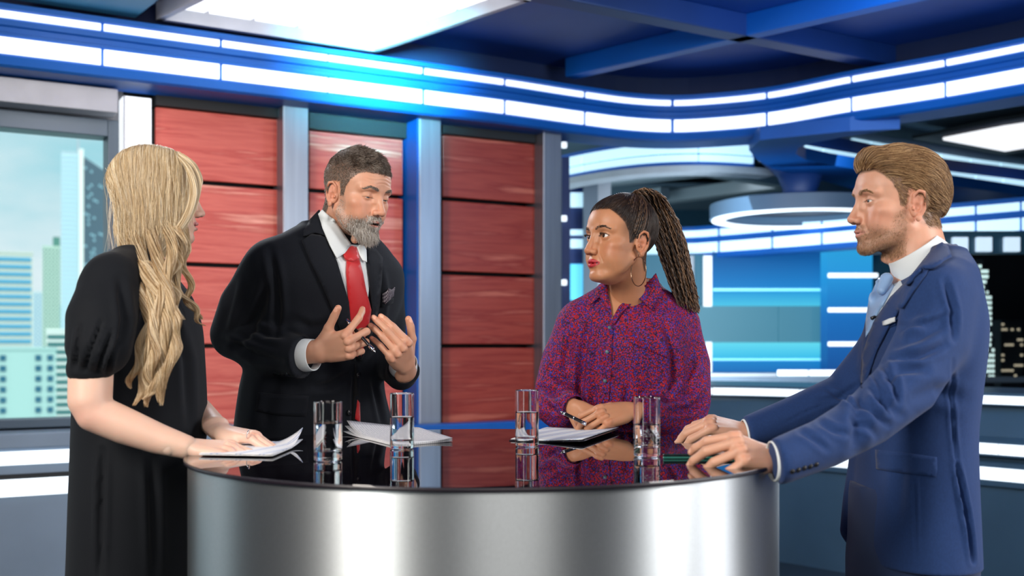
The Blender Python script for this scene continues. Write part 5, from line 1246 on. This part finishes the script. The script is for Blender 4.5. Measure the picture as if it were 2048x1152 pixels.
    for i in range(210):
        u, v = rng.uniform(-1, 1), rng.uniform(-1, 1); k = 64; q = np.linspace(0, 1, k)
        # screen path of the tail: from the knot back over and down behind the shoulder
        K_ = [0, .06, .14, .3, .5, .72, .94, 1.06]; px0 = [1272, 1290, 1308, 1328, 1342, 1358, 1374, 1382]; py0 = [396, 384, 398, 440, 490, 545, 600, 628]
        w = np.interp(q, [0, .08, .2, .45, .75, 1], [12, 20, 26, 30, 26, 22]); ln = rng.uniform(.74, 1.06); q2 = q*ln
        px = np.interp(q2, K_, px0)+u*np.interp(q2, q, w); py = np.interp(q2, K_, py0)-np.abs(v)*4*(1-q)-np.exp(-((q-.08)/.08)**2)*6*(1-abs(u))
        Y = 2.86+v*.035+.05*q-.03*np.exp(-((q-.1)/.1)**2)
        px = px+np.sin(q*rng.uniform(7, 12)+rng.uniform(0, 6))*1.6+np.sin(q*30+rng.uniform(0, 6))*.9
        cen = np.stack([(px-HX)*Y/FPX, Y, ZC-(py-HY)*Y/FPX], 1)
        for ph in (0, math.pi):
            th = q*rng.uniform(85, 110)+ph+i; rr_ = .0013
            strands.append(cen+np.stack([np.cos(th)*rr_, np.sin(th)*rr_, 0*th], 1)); rad.append(rng.choice([.0011, .0013, .0009]))
    bm_ = hairmat('brown_black_braids', [(.008, .005, .004), (.02, .010, .007), (.07, .034, .016), (.30, .17, .09), (.10, .05, .025), (.012, .008, .006)], .38, .5)
    hair('braids', strands, rad, bm_, root)
    # fine braids lying over the head towards the knot
    strands = []; rad = []
    for i in range(46):
        th = rng.uniform(-.45, 1.25) if i % 2 else rng.uniform(.1, 1.2); side = 1
        p0 = np.array((4.2-4.4*max(0, th-.1), side*(6.2+.7*math.sin(th)), 6.6-7.0*th+0)) if th > .05 else np.array((6.8, side*rng.uniform(.5, 4.5), 8.0))
        k = 40; q = np.linspace(0, 1, k)[:, None]; c1 = p0*(1-q)+tail*q; n = c1-np.array((-1.2, 0, 3.2)); sc = n/np.array((9.9, 7.85, 8.8)); c1 = np.array((-1.2, 0, 3.2))+n/np.maximum(np.linalg.norm(sc, axis=1, keepdims=True), .3)*(1+.01*rng.normal())
        for ph in (0, math.pi):
            a_ = q[:, 0]*60+ph; strands.append(toworld(c1+np.stack([0*a_, np.cos(a_)*.12, np.sin(a_)*.12], 1), R, t, s_)); rad.append(.0015)
    hair('scalp_braids', strands, rad, hairmat('dark_braids', [(.008, .005, .004), (.015, .008, .006), (.04, .02, .012), (.14, .08, .045), (.012, .008, .006)], .38, .5), root)
    S = fur(H, HF, 650, lambda v: browmask(v, 2.0), lambda v: .5+0*v[:, 0], lambda v: np.stack([-.5+0*v[:, 0], np.sign(v[:, 1]), .05+0*v[:, 0]], 1), .06, rng)
    hair('eyebrows', [toworld(q, R, t, s_) for q in S], .00024, hm, root)
    # lashes
    ls = []
    for sd in (1, -1):
        for i in range(26):
            e = -1.25+2.5*i/25; p0 = np.array((7.1+math.sqrt(max(.05, 1.6**2-e*e*1.0))*1.0, sd*(3.2+e), -.05+.46*math.sqrt(max(0, 1-(e/1.4)**2)))); q = np.linspace(0, 1, 5)[:, None]
            ls.append(toworld(p0+q*np.array((.45, sd*(.15+e*.15), .1))+q*q*np.array((0, 0, .28)), R, t, s_))
    hair('lashes', ls, .00035, hm, root)
    # earring (its own thing)
    er = thing('hoop_earring', 'large thin bronze hoop earring hanging from the braided woman\'s ear', 'earring', tuple(P(1277, 543, 2.725)))
    mb = MB(); r = .036; pts = [Vector((r*.42*math.sin(a_), r*.85*math.sin(a_)*-1, r*math.cos(a_))) for a_ in np.linspace(0, 2*math.pi, 49)]
    mb.tube(pts, .00115, 8); mb.build('hoop', mat('bronze_metal', (.30, .19, .13), .22, 1), er, smooth=True)
    mb = MB(); mb.tube([Vector((0, 0, r)), Vector((0, .002, r+.006))], .0008, 6); mb.build('hook', MATS['bronze_metal'], er)
    pen = thing('pen', 'black pen with silver end in the braided woman\'s fingers', 'pen', tuple(P(1150, 838, 2.66)))
    make_pen(P(1172, 848, 2.655), P(1121, 823, 2.70), pen)
    settle(root, (P(1258, 900, 2.98).x, 2.98, 0)); return root

# ------------------------------------------------------------------ fair haired man in the blue suit
def fair_man():
    root = thing('person', 'fair haired man in a blue suit leaning on the desk with both hands, in profile', 'person')
    sk = (.66, .345, .23); s_ = .0098
    def bf(V):
        low = sst(-V[:, 2], 5.0, 8.0)*sst(V[:, 0], .2, 2.0); side = sst(V[:, 0], .4, 1.4)*(1-sst(V[:, 0], 2.4, 4.5))*sst(-V[:, 2], 1.0, 4); mus = sst(V[:, 0], 8, 8.9)*sst(-V[:, 2], 4.9, 5.5)*(1-sst(np.abs(V[:, 1]), 2.2, 3.4))
        lm = 1-gss(np.stack([V[:, 0], np.abs(V[:, 1]), V[:, 2]], 1), (9.6, 0, -7.1), (2, 2, .8))*1.5
        return np.clip(np.maximum(np.maximum(low, side*.8), mus)*np.clip(lm, 0, 1), 0, 1)*(1-sst(-V[:, 2], 11.8, 13.5))
    g = dict(skin=sk, mouth=0, eye=.27, eyez=-.22, lip=.9, smile=.12, lipcol=(.50, .17, .15), lipw=.6, beard=((.30, .17, .10), .55, bf), scalp=((.16, .09, .05), lambda V: hairline(V, 6.2)*.9*sst(V[:, 2], -7, -5.5)), jaw=1.08, nose=.985, lidshade=1.3)
    a = math.radians(180+3); f = (math.cos(a), math.sin(a), -.01)
    H, V, F, C, R, t = headpose(g, P(1798, 404, 2.40), f, (0, 0, 1), s_, P(1850, 560, 2.38)); HF = F
    parts = [(V, F, C)]
    hk = dict(skin=(.70, .385, .26), thick=1.03)
    h1 = dict(hk, flex=[(42, 28, 18), (40, 30, 20), (40, 32, 20), (38, 30, 20)], splay=(5, 1, -3, -7), thumb=[(5.0, 4.4, -2.2), (7.8, 5.2, -3.2), (10.4, 5.2, -4.0)], tnail=(0, 1, .5), forearm=4, farm=(.93, .1, .28))
    parts.append(hand_at(h1, P(1494, 865, 2.43), (-.95, -.08, .20), (.06, -.42, .9), s=.0102))
    h2 = dict(hk, flex=[(44, 30, 18), (46, 30, 18), (46, 30, 18), (30, 24, 14)], splay=(10, 2, -8, -30), thumb=[(4.8, 3.8, -2.4), (7.2, 4.6, -3.8), (9.2, 4.6, -4.8)], forearm=3.5, farm=(.88, .3, .36))
    parts.append(hand_at(h2, P(1550, 921, 1.965), (-.78, -.34, .24), (.02, -.66, .75), left=True, s=.0099))
    parts.append(coarse_body(P(1832, 900, 2.33)[:2], math.pi, .94, 1, sk, zt=1.38))
    V, F, C = join(parts); body = meshnp('body', V, F, M_skin, root); setcol(body, C)
    eyeballs(root, R, t, s_, iris=(.035, .05, .06), look=(1, .0, -.05))
    M = suit_mat('blue_suit_wool', (.015, .044, .150), .10); MS = M_wshirt
    c = lambda px, Y: ((px-HX)*Y/FPX, Y); zz = lambda py, Y=2.3: ZC-(py-HY)*Y/FPX
    fj = Fld((.40, 1.82, .76), (1.10, 2.66, 1.56), .0045)
    fj.loft([(zz(1118), *c(1826, 2.32), .114, .20), (zz(1050), *c(1826, 2.32), .112, .195), (zz(950), *c(1828, 2.32), .108, .183), (zz(860), *c(1831, 2.32), .106, .173), (zz(780), *c(1838, 2.32), .106, .178), (zz(700), *c(1844, 2.32), .106, .19), (zz(640), *c(1848, 2.33), .102, .195), (zz(590), *c(1853, 2.34), .086, .185), (zz(540), *c(1870, 2.35), .050, .15), (zz(505), *c(1882, 2.36), .024, .09)], .025, yaw=math.pi, p=2.3)
    fj.chain([P(1890, 520, 2.31), P(1886, 560, 2.20)], [.028, .050], .05); fj.chain([P(1866, 530, 2.42), P(1845, 565, 2.52)], [.03, .05], .05)
    fj.chain([P(1876, 590, 2.15), P(1862, 680, 2.13), P(1812, 770, 2.08), P(1738, 836, 2.02), P(1650, 886, 1.96), P(1560, 922, 1.915)], [.064, .066, .060, .050, .044, .040], .03)
    fj.chain([P(1825, 600, 2.50), P(1770, 700, 2.50), P(1690, 792, 2.48), P(1590, 832, 2.45), P(1496, 866, 2.42)], [.060, .058, .052, .044, .037], .03)
    cut(fj, P(1548, 924, 1.925), (-.95, -.1, -.10), .06); cut(fj, P(1492, 868, 2.43), (-.95, -.05, -.15), .06)
    fj.chain([P(1735, 900, 2.42), P(1712, 1000, 2.44), P(1700, 1060, 2.44)], [.03, .026, .02], .03)
    cut(fj, P(1828, 1136, 2.3), (0, 0, -1), .35)
    V, F = fj.mesh(1)
    V = crease(V, F, [([(1800, 690), (1840, 672), (1900, 640)], 9, .006), ([(1790, 720), (1840, 712), (1890, 690)], 7, .007), ([(1770, 760), (1800, 740), (1850, 740)], 8, .006), ([(1740, 770), (1760, 800), (1800, 830)], 8, .006), ([(1720, 800), (1745, 825), (1775, 850)], 6, .005), ([(1700, 840), (1730, 850), (1750, 870)], 6, .004), ([(1890, 560), (1906, 620), (1906, 680)], 6, .006), ([(1906, 720), (1902, 800), (1908, 880), (1914, 930)], 3.5, .003), ([(1914, 930), (1930, 1020), (1946, 1125)], 4, .010), ([(1828, 955), (1832, 1120)], 3, .002), ([(1722, 760), (1716, 850), (1712, 900)], 12, .006), ([(1640, 800), (1680, 795), (1730, 760)], 6, .003), ([(1560, 850), (1620, 820), (1700, 790)], 2.5, .0015), ([(1850, 600), (1800, 660), (1790, 690)], 12, .004), ([(1760, 620), (1735, 690), (1727, 745)], 5, .004), ([(1820, 800), (1870, 780), (1930, 800)], 14, .004), ([(1800, 655), (1850, 650), (1900, 628)], 6, .005), ([(1765, 730), (1790, 770), (1795, 810)], 6, .006), ([(1745, 745), (1768, 790), (1772, 830)], 5, .005), ([(1640, 845), (1668, 862), (1700, 872)], 6, .004), ([(1600, 862), (1630, 880), (1655, 900)], 6, .0035), ([(1655, 780), (1690, 800), (1715, 812)], 4, .004), ([(1810, 905), (1800, 960), (1795, 1040)], 12, .003)], None)
    jk = meshnp('suit_jacket', V, F, M, root); B = bvh_of(V, F)
    patch('shirt_front', [(1778, 545), (1800, 560), (1806, 572), (1770, 615), (1752, 640), (1734, 668), (1738, 600), (1756, 558)], B, .002, .002, MS, root, step=7)
    tie = mat('light_blue_tie', (.26, .42, .68), .45, sheen=.2, bump=.1, bscale=1300)
    patch('tie', [(1756, 556), (1783, 550), (1786, 570), (1768, 600), (1756, 622), (1742, 655), (1731, 676), (1731, 640), (1738, 596)], B, .007, .004, tie, root, step=6, bulge=.004)
    kf = Fld(np.array(P(1768, 565, 2.35))-.05, np.array(P(1768, 565, 2.35))+.05, .0016); kf.chain([P(1773, 558, 2.352), P(1763, 581, 2.338)], [.0135, .0095], .01, flat=((0, 1, 0), .8)); kV, kF = kf.mesh(1); meshnp('tie_knot', kV, kF, tie, root)
    patch('lapel', [(1840, 532), (1858, 524), (1852, 546), (1812, 600), (1776, 652), (1752, 700), (1730, 762), (1721, 772), (1723, 712), (1745, 645), (1780, 594), (1812, 562)], B, .006, .004, M, jk, step=8, bulge=.002)
    patch('jacket_collar', [(1868, 492), (1884, 484), (1897, 492), (1903, 510), (1880, 524), (1862, 536), (1842, 532), (1822, 560), (1806, 570), (1826, 545), (1850, 515)], B, .009, .005, M, jk, step=6, bulge=.003)
    ax = _n((-.55, 0, .84)); ring('shirt_collar', np.array(P(1826, 499, 2.375))-ax*.076, ax, .080, .058, .078, .003, MS, root, up=(0, 1, 0), flat=1.0)
    ring('jacket_collar', np.array(P(1826, 499, 2.375))-ax*.078+np.array((.006, -.004, 0)), ax, .083, .073, .045, .005, M, jk, up=(0, 1, 0), keep=lambda v: v[0] > -.55)
    patch('pocket_square', [(1764, 643), (1778, 637), (1789, 634), (1790, 643), (1765, 651)], B, .010, .003, MS, root, step=5)
    patch('breast_pocket', [(1764, 648), (1790, 641), (1792, 650), (1766, 658)], B, .003, .002, M, jk, step=6)
    patch('pocket_flap', [(1750, 899), (1800, 904), (1874, 914), (1875, 940), (1872, 954), (1800, 946), (1752, 938)], B, .0022, .002, M, jk, step=9)
    mk_ = MATS['black_pen_plastic']
    c_, n_ = on(B, 1749, 634, .012); mic = thing('lapel_microphone', 'tiny black clip microphone on the fair haired man\'s lapel', 'microphone', tuple(c_))
    mb = MB(); mb.tube([(-.009, -.004, -.003), (.004, -.004, .002)], [.0035, .003], 10); mb.build('capsule', mk_, mic, smooth=True); mb = MB(); mb.box((.008, -.002, .004), (.006, .002, .003)); mb.build('clip', mk_, mic)
    c_, n_ = on(B, 1826, 552, .009)
    if c_: disc('lapel_pin', c_, n_, .0035, .0015, MATS['polished_silver'], jk)
    for x, y in ((1585, 943), (1597, 940), (1609, 936), (1621, 933), (1633, 929)):
        c_, n_ = on(B, x, y, .001)
        if c_: disc('sleeve_button', c_, n_, .0048, .002, MATS['black_button'], jk)
    ring('shirt_cuff', P(1556, 922, 1.928), (-.95, -.08, -.06), .0365, .0355, .012, .003, MS, root); ring('shirt_cuff', P(1499, 866, 2.43), (-.95, -.05, -.14), .033, .032, .012, .003, MS, root)
    c0 = P(1820, 1100, 2.33); trousers(c0[:2], math.pi, .86, mat('navy_trousers', (.010, .026, .085), .8, sheen=.1), root, r=1.0); shoes(c0[:2], math.pi, mk_, root)
    rng = np.random.default_rng(9)
    hm = hairmat('golden_brown_hair', [(.09, .045, .02), (.20, .105, .045), (.36, .21, .10), (.58, .38, .19)], .4, .4)
    cap = Fld((-14, -10, -9), (11, 10, 16), .25); cap.ell((-1.6, 0, 3.7), (9.1, 7.8, 8.3), 1); cap.ell((3.0, 0, 7.2), (5.4, 5.8, 4.4), 2.5); cap.ell((6.2, 0, 8.9), (2.6, 4.6, 2.5), 1.5); cap.ell((-6, 0, 1.0), (4.5, 6.4, 6.0), 1.5)
    gd = Fld((-14, -10, -9), (11, 10, 16), .25); gd.F = cap.F.copy(); gd.ell((3.4, 0, 3.3), (5.98, 6.38, 5.68), 2); gd.ell((2.9, 0, -2.2), (5.75, 6.4, 6.65), 2)
    cut(cap, (4.6, 0, 3.0), (.95, 0, -.40), 9) ; cut(cap, (-3.0, 0, -5.0), (.5, 0, -1), 9)
    for sd in (1, -1): cap.ell((2.2, sd*7.6, -1.5), (3.6, 2.6, 4.2), .6, op=-1)
    CV, CF = cap.mesh(1); meshnp('hair_volume', toworld(CV, R, t, s_), CF, mat('hair_base_brown', (.13, .072, .034), .6), root)
    flow = lambda v: np.stack([-1+0*v[:, 2], 0*v[:, 0], -.15-.6*sst(-v[:, 0], -2, 9)+.5*sst(v[:, 0], 4, 8)-.25*(1-sst(v[:, 2], 3, 9))+.35*np.sin(v[:, 0]*.75+1)*sst(v[:, 2], 6, 10)], 1)
    S = comb(gd, CV, CF, 15000, lambda v: (v[:, 2] > -2.4)*(np.abs(gd.samp(v)) < .25)*((v[:, 0] < 2.6) | (v[:, 2] > 6.5))*1.0, lambda v: 1.6+5.0*sst(v[:, 2], 1, 8), flow, rng, k=12, off=(.05, .45), wave=.36, rise=.25, wsc=.55)
    hair('hair', [toworld(q, R, t, s_) for q in S], .00038, hm, root)
    S = comb(gd, H, HF, 2400, lambda v: hairline(v, 6.6)*sst(v[:, 0], 2, 5)*(v[:, 2] > 4.2), lambda v: 5.5+0*v[:, 0], flow, rng, k=12, off=(.1, .6), wave=.12, rise=.3, jit=.05)
    hair('front_hair', [toworld(q, R, t, s_) for q in S if q[:, 2].min() > 4.0], .00036, hm, root)
    S = fur(H, HF, 5000, lambda v: hairline(v, 6.2)*(v[:, 2] < 5)*sst(v[:, 2], -6.6, -5.0), lambda v: .7+0*v[:, 0], lambda v: np.stack([-.7+0*v[:, 0], 0*v[:, 0], -.7+0*v[:, 0]], 1), .25, rng)
    hair('side_hair', [toworld(q, R, t, s_) for q in S], .00034, hm, root)
    S = fur(H, HF, 6500, lambda v: bf(v)**1.3, lambda v: .30+.25*sst(-v[:, 2], 8, 11), lambda v: np.stack([.2+0*v[:, 0], 0*v[:, 0], -1+0*v[:, 0]], 1), .45, rng)
    hair('stubble', [toworld(q, R, t, s_) for q in S], .00014, hm, root)
    S = fur(H, HF, 600, lambda v: browmask(v, 1.75), lambda v: .5+0*v[:, 0], lambda v: np.stack([-.5+0*v[:, 0], np.sign(v[:, 1]), .05+0*v[:, 0]], 1), .12, rng)
    hair('eyebrows', [toworld(q, R, t, s_) for q in S], .00028, hm, root)
    settle(root, (c0.x, 2.33, 0)); return root

# ------------------------------------------------------------------ blonde woman
def blonde_woman():
    root = thing('person', 'woman with long wavy blonde hair in a black puff sleeved dress, hands folded on papers', 'person')
    sk = (.80, .52, .40); s_ = .0090
    g = dict(skin=sk, fem=1, jaw=.94, mouth=.28, lip=1.0, smile=.35, lipcol=(.62, .20, .20), lipw=.8, eye=.40, eyez=-.05, nose=.985, nosew=.9, red=(.72, .36, .30), scalp=((.45, .33, .20), lambda V: hairline(V, 6.6)))
    a = math.radians(20); f = (math.cos(a), math.sin(a), -.02)
    H, V, F, C, R, t = headpose(g, P(312, 390, 2.42), f, (0, 0, 1), s_, P(285, 560, 2.38)); HF = F
    parts = [(V, F, C)]
    hk = dict(skin=(.82, .54, .42), slim=.84, thick=.95, nail=(.86, .66, .60))
    # near arm and hand
    fa = Fld((-1.02, 1.95, 1.02), (-.55, 2.32, 1.34), .004)
    fa.chain([P(182, 735, 2.14), P(180, 800, 2.13), P(190, 826, 2.13), P(250, 852, 2.14), P(315, 877, 2.15), P(372, 894, 2.15)], [.042, .041, .037, .0355, .030, .0235], .02)
    va, fc = fa.mesh(1); C_ = np.tile(np.array(sk), (len(va), 1)); C_ = lerp(C_, (.74, .38, .30), gss(va, P(165, 835, 2.1), (.05, .06, .03))*.5); parts.append((va, fc, C_))
    h1 = dict(hk, flex=[(22, 42, 26), (26, 44, 28), (28, 44, 28), (26, 34, 22)], splay=(3, 0, -3, -8), thumb=[(5.0, 3.4, -1.8), (8.0, 3.4, -2.4), (10.2, 3.0, -2.8)], forearm=2.5, arm=.95)
    parts.append(hand_at(h1, P(370, 894, 2.15)+Vector((0, 0, .001)), (.97, .10, -.10), (.06, -.35, 1), s=.0098))
    fb = Fld((-.75, 2.2, 1.04), (-.42, 2.6, 1.36), .004); fb.chain([P(350, 790, 2.50), P(398, 822, 2.45), P(440, 862, 2.33)], [.034, .030, .0235], .02)
    vb, fc = fb.mesh(1); parts.append((vb, fc, np.tile(np.array(sk), (len(vb), 1))))
    h2 = dict(hk, flex=[(20, 38, 24), (24, 38, 24), (26, 40, 24), (28, 36, 24)], splay=(4, 1, -3, -7), thumb=[(5.0, 3.8, -1.6), (8.0, 4.2, -2.4), (10.2, 4.2, -3.0)], forearm=2, farm=(-.4, .6, .5))
    parts.append(hand_at(h2, P(438, 866, 2.31)+Vector((0, 0, .004)), (.90, -.25, -.14), (.15, -.15, 1), left=True, s=.0098))
    parts.append(coarse_body(P(262, 900, 2.38)[:2], 0.08, .93, 1, sk, zt=1.42))
    V, F, C = join(parts); body = meshnp('body', V, F, M_skin, root); setcol(body, C)
    eyeballs(root, R, t, s_, iris=(.10, .2, .25), look=(1, 0, 0))
    # dress
    M = mat('black_crepe_dress', (.0055, .007, .010), .8, spec=.2, sheen=.04, bump=.2, bscale=1500)
    c = lambda px, Y=2.38: ((px-HX)*Y/FPX, Y); zz = lambda py, Y=2.36: ZC-(py-HY)*Y/FPX
    fj = Fld((-1.06, 2.0, .36), (-.58, 2.70, 1.52), .0052)
    fj.loft([(zz(1560), *c(258), .142, .19), (zz(1300), *c(260), .136, .19), (zz(1152), *c(263), .126, .185), (zz(1000), *c(268), .126, .18), (zz(865), *c(281), .137, .165), (zz(800), *c(282), .136, .155), (zz(720), *c(284), .130, .15), (zz(650), *c(283), .124, .16), (zz(590), *c(279), .106, .16), (zz(545), *c(275), .075, .125), (zz(515), *c(280), .052, .075)], .03, yaw=0.08, p=2.1)
    fj.chain([P(262, 540, 2.30), P(228, 560, 2.22)], [.05, .058], .04); fj.chain([P(262, 545, 2.44), P(255, 575, 2.54)], [.05, .06], .04)
    fj.chain([P(218, 592, 2.19), P(204, 640, 2.15), P(198, 690, 2.13), P(178, 738, 2.13)], [.062, .067, .062, .042], .03)
    fj.chain([P(270, 600, 2.58), P(300, 680, 2.60), P(320, 740, 2.56)], [.065, .06, .045], .03)
    cut(fj, P(178, 757, 2.13), (0, 0, -1), .08)
    V, F = fj.mesh(1)
    V = crease(V, F, [([(170, 740), (180, 700), (205, 640)], 4, .006), ([(195, 745), (205, 710), (225, 660)], 4, .006), ([(150, 740), (155, 700), (160, 650)], 4, .005), ([(213, 745), (222, 715), (240, 680)], 4, .006), ([(240, 560), (250, 640), (235, 720)], 8, .006), ([(205, 900), (203, 1000), (200, 1150)], 6, .007), ([(300, 860), (306, 1000), (310, 1150)], 9, .005), ([(350, 640), (372, 720), (378, 850)], 8, .004), ([(330, 590), (350, 640), (356, 700)], 6, .004)], None)
    jk = meshnp('dress', V, F, M, root)
    ring('sleeve_band', P(178, 757, 2.13), (.0, 0, 1), .0425, .0435, .013, .003, M, jk)
    c0 = P(262, 900, 2.38); shoes(c0[:2], .08, mat('black_shoe_leather', (.01, .01, .01), .3), root)
    # hair
    rng = np.random.default_rng(21)
    cap = Fld((-15, -11, -19), (10.5, 10, 14), .3); cap.ell((-1.3, 0, 3.2), (10.0, 8.3, 8.6), 1); cap.ell((1.0, 0, 2.6), (7.4, 7.9, 7.6), 2)
    cap.ell((-2.6, -1, -5), (6.6, 7.6, 9), 3); cap.ell((1.6, -4.9, -3), (4.6, 3.4, 7), 1.5); cap.ell((-2.4, -1.5, -12), (6.2, 7.0, 6), 3)
    cap.ell((2.9, -5.0, -1.5), (5.0, 3.2, 7.6), 1.5)
    CV, CF = cap.mesh(2); meshnp('hair_volume', toworld(CV, R, t, s_), CF, mat('hair_base_blonde', (.50, .37, .21), .6, noise=.25, nscale=40, stretch=(3, 3, .15)), root)
    flow = lambda v: np.stack([.10*(v[:, 0]-1)/6+.25*sst(-v[:, 2], 4, 12)*0, np.where(v[:, 1] > .4, 1, -1)*1.0, -1.1-0*v[:, 0]], 1)
    CS = comb(cap, CV, CF, 17000, lambda v: .25*(v[:, 2] > -8)+sst(v[:, 2], 2, 8)*1.2+2.5*(np.abs(v[:, 1]-.2) < 1.6)*(v[:, 2] > 8), lambda v: 10+7*sst(v[:, 2], 0, 8), flow, rng, k=22, off=(.05, .75), wave=.16, rise=.3, wsc=.38, jit=.05)
    strands = []
    def lock(path, n, amp=2., freq=1.2, tw=2.5, k=44, jit=1., seedp=None):
        path = np.array(path, float); m = len(path); tt = np.linspace(0, m-1, k); i = np.clip(tt.astype(int), 0, m-2); u = (tt-i)[:, None]; g_ = np.gradient(path, axis=0)
        cen = (2*u**3-3*u*u+1)*path[i]+(u**3-2*u*u+u)*g_[i]+(-2*u**3+3*u*u)*path[i+1]+(u**3-u*u)*g_[i+1]
        ph0 = rng.uniform(0, 6.28); q = np.linspace(0, 1, k); px = cen[:, 0]+amp*np.sin(q*6.28*freq+ph0)*sst(q, .15, .5); py = cen[:, 1]; Y = cen[:, 2]+amp*.0009*np.cos(q*6.28*freq+ph0)*sst(q, .15, .5); rd = cen[:, 3]
        for j in range(n):
            r = math.sqrt(rng.random()); th = rng.uniform(0, 6.28); tw_ = th+q*tw; ln = rng.uniform(.86, 1.0); s0 = rng.uniform(0, .30); qq = s0+(ln-s0)*q
            X_ = np.interp(qq, q, px+r*np.cos(tw_)*rd)+rng.normal()*.5; Z_ = np.interp(qq, q, py); Yy = np.interp(qq, q, Y+r*np.sin(tw_)*rd*.00095)+rng.normal()*.0006
            X_ = X_+np.sin(qq*rng.uniform(5, 14)+rng.uniform(0, 6))*.5*jit*q
            strands.append(np.stack([(X_-HX)*Yy/FPX, Yy, ZC-(Z_-HY)*Yy/FPX], 1))
    # over the skull: sheets falling from the parting
    strands += [toworld(q, R, t, s_) for q in CS]
    for i in range(0):
        e = i/25; x0 = 262+86*e; xm = 222+168*e**1.05; xb = 232+138*e
        zy = 2.335-.012*math.sin(e*3.14)
        lock([(x0, 299+5*abs(e-.5), 2.41, 7), (x0*.55+xm*.45, 312+26*abs(e-.45), 2.365, 10), (xm, 370+6*e, zy-.02, 12), (xm-2+4*math.sin(i), 430, zy-.025, 12), (xb*.6+xm*.4, 482, zy-.02, 12), (xb, 530+rng.uniform(-8, 18), 2.27, 11)], 230, amp=2.2+2*e, freq=1.1, tw=1.2, jit=1)
    # back contour
    for i in range(0):
        lock([(262+8*i, 303, 2.43, 7), (234+3*i, 345, 2.41, 9), (221+2*i, 400, 2.40, 9), (222+3*i, 450, 2.39, 9), (232+4*i, 500, 2.36, 9), (246+6*i, 545, 2.32, 9)], 170, amp=3, freq=1.2)
    # long locks over the shoulder
    LL = [[(248, 470, 2.35, 14), (262, 540, 2.225, 14), (288, 600, 2.185, 12), (300, 670, 2.165, 13), (296, 730, 2.16, 12), (280, 775, 2.16, 9), (272, 812, 2.16, 3)],
          [(270, 460, 2.35, 14), (290, 540, 2.21, 14), (318, 600, 2.18, 12), (335, 660, 2.16, 12), (322, 720, 2.155, 13), (308, 770, 2.155, 11), (296, 815, 2.155, 4)],
          [(300, 450, 2.34, 14), (318, 530, 2.20, 13), (336, 590, 2.175, 11), (350, 650, 2.16, 10), (342, 700, 2.155, 11), (334, 750, 2.155, 11), (318, 812, 2.155, 4)],
          [(330, 440, 2.34, 13), (345, 500, 2.21, 12), (330, 560, 2.18, 12), (312, 620, 2.17, 12), (318, 690, 2.16, 12), (312, 750, 2.155, 12), (326, 806, 2.155, 4)],
          [(262, 500, 2.35, 12), (275, 570, 2.21, 12), (305, 630, 2.18, 10), (282, 700, 2.165, 11), (268, 745, 2.16, 9), (262, 778, 2.16, 3)],
          [(290, 520, 2.22, 12), (322, 575, 2.185, 11), (348, 630, 2.165, 10), (358, 675, 2.16, 8), (344, 715, 2.155, 9), (330, 780, 2.155, 7)],
          [(300, 560, 2.20, 12), (310, 640, 2.16, 12), (304, 710, 2.15, 13), (300, 770, 2.15, 11), (290, 800, 2.15, 5)],
          [(350, 450, 2.29, 11), (366, 490, 2.28, 10), (352, 535, 2.27, 10), (360, 580, 2.27, 9), (384, 612, 2.28, 6), (398, 640, 2.28, 4), (409, 652, 2.28, 2)],
          [(364, 440, 2.32, 9), (374, 490, 2.31, 9), (368, 530, 2.30, 8), (378, 575, 2.30, 7), (380, 610, 2.30, 5), (400, 640, 2.30, 3)],
          [(340, 470, 2.26, 11), (356, 520, 2.235, 10), (340, 560, 2.22, 9), (352, 600, 2.21, 8), (362, 640, 2.20, 5)]]
    base_strands, strands = strands, []
    for q in LL: lock(q, 420, amp=6.5, freq=2.6, tw=9, k=56, jit=1.2)
    curls, strands = strands, base_strands
    # strands framing the face
    for q in ([(352, 302, 2.41, 5), (384, 330, 2.37, 6), (396, 370, 2.345, 6), (386, 420, 2.33, 7), (366, 460, 2.31, 8), (372, 500, 2.30, 8)], [(345, 302, 2.41, 5), (376, 335, 2.35, 7), (386, 380, 2.33, 8), (374, 430, 2.31, 8), (352, 470, 2.29, 9), (345, 520, 2.27, 9)], [(355, 302, 2.43, 4), (389, 328, 2.42, 4), (399, 350, 2.41, 3), (401, 375, 2.40, 2)]):
        lock(q, 200, amp=2, freq=1.2, tw=2)
    for i in range(120):      # fly-away hairs
        x = rng.uniform(212, 372); q = rng.uniform(0, 60); strands.append(np.array([P(x+rng.normal()*3, 300+abs(x-305)**1.7*.018-4, 2.40), P(x+rng.normal()*5, 320+abs(x-305)**1.7*.02, 2.36), P(x+rng.normal()*7, 400+q, 2.32), P(x+rng.normal()*9, 480+q, 2.29)], float))
    hm = hairmat('wavy_blonde_hair', [(.40, .26, .12), (.62, .45, .24), (.78, .62, .38), (.89, .77, .56), (.94, .86, .70)], .42, .4)
    hair('hair', strands, .00034, hm, root)
    hair('curls', curls, .00034, hairmat('honey_blonde_curls', [(.20, .11, .045), (.42, .26, .12), (.64, .45, .24), (.82, .66, .42), (.92, .80, .60)], .40, .45), root)
    rg = thing('finger_ring', 'thin silver ring on the blonde woman\'s folded hand', 'ring', tuple(P(496, 868, 2.26)))
    mb = MB(); mb.tube([Vector((.002*math.sin(q), .0085*math.cos(q), .0085*math.sin(q))) for q in np.linspace(0, 6.283, 25)], .001, 6); mb.build('band', MATS['polished_silver'], rg, smooth=True)
    settle(root, (c0.x, 2.38, 0)); return root
bearded_man(); braided_woman(); fair_man(); blonde_woman()
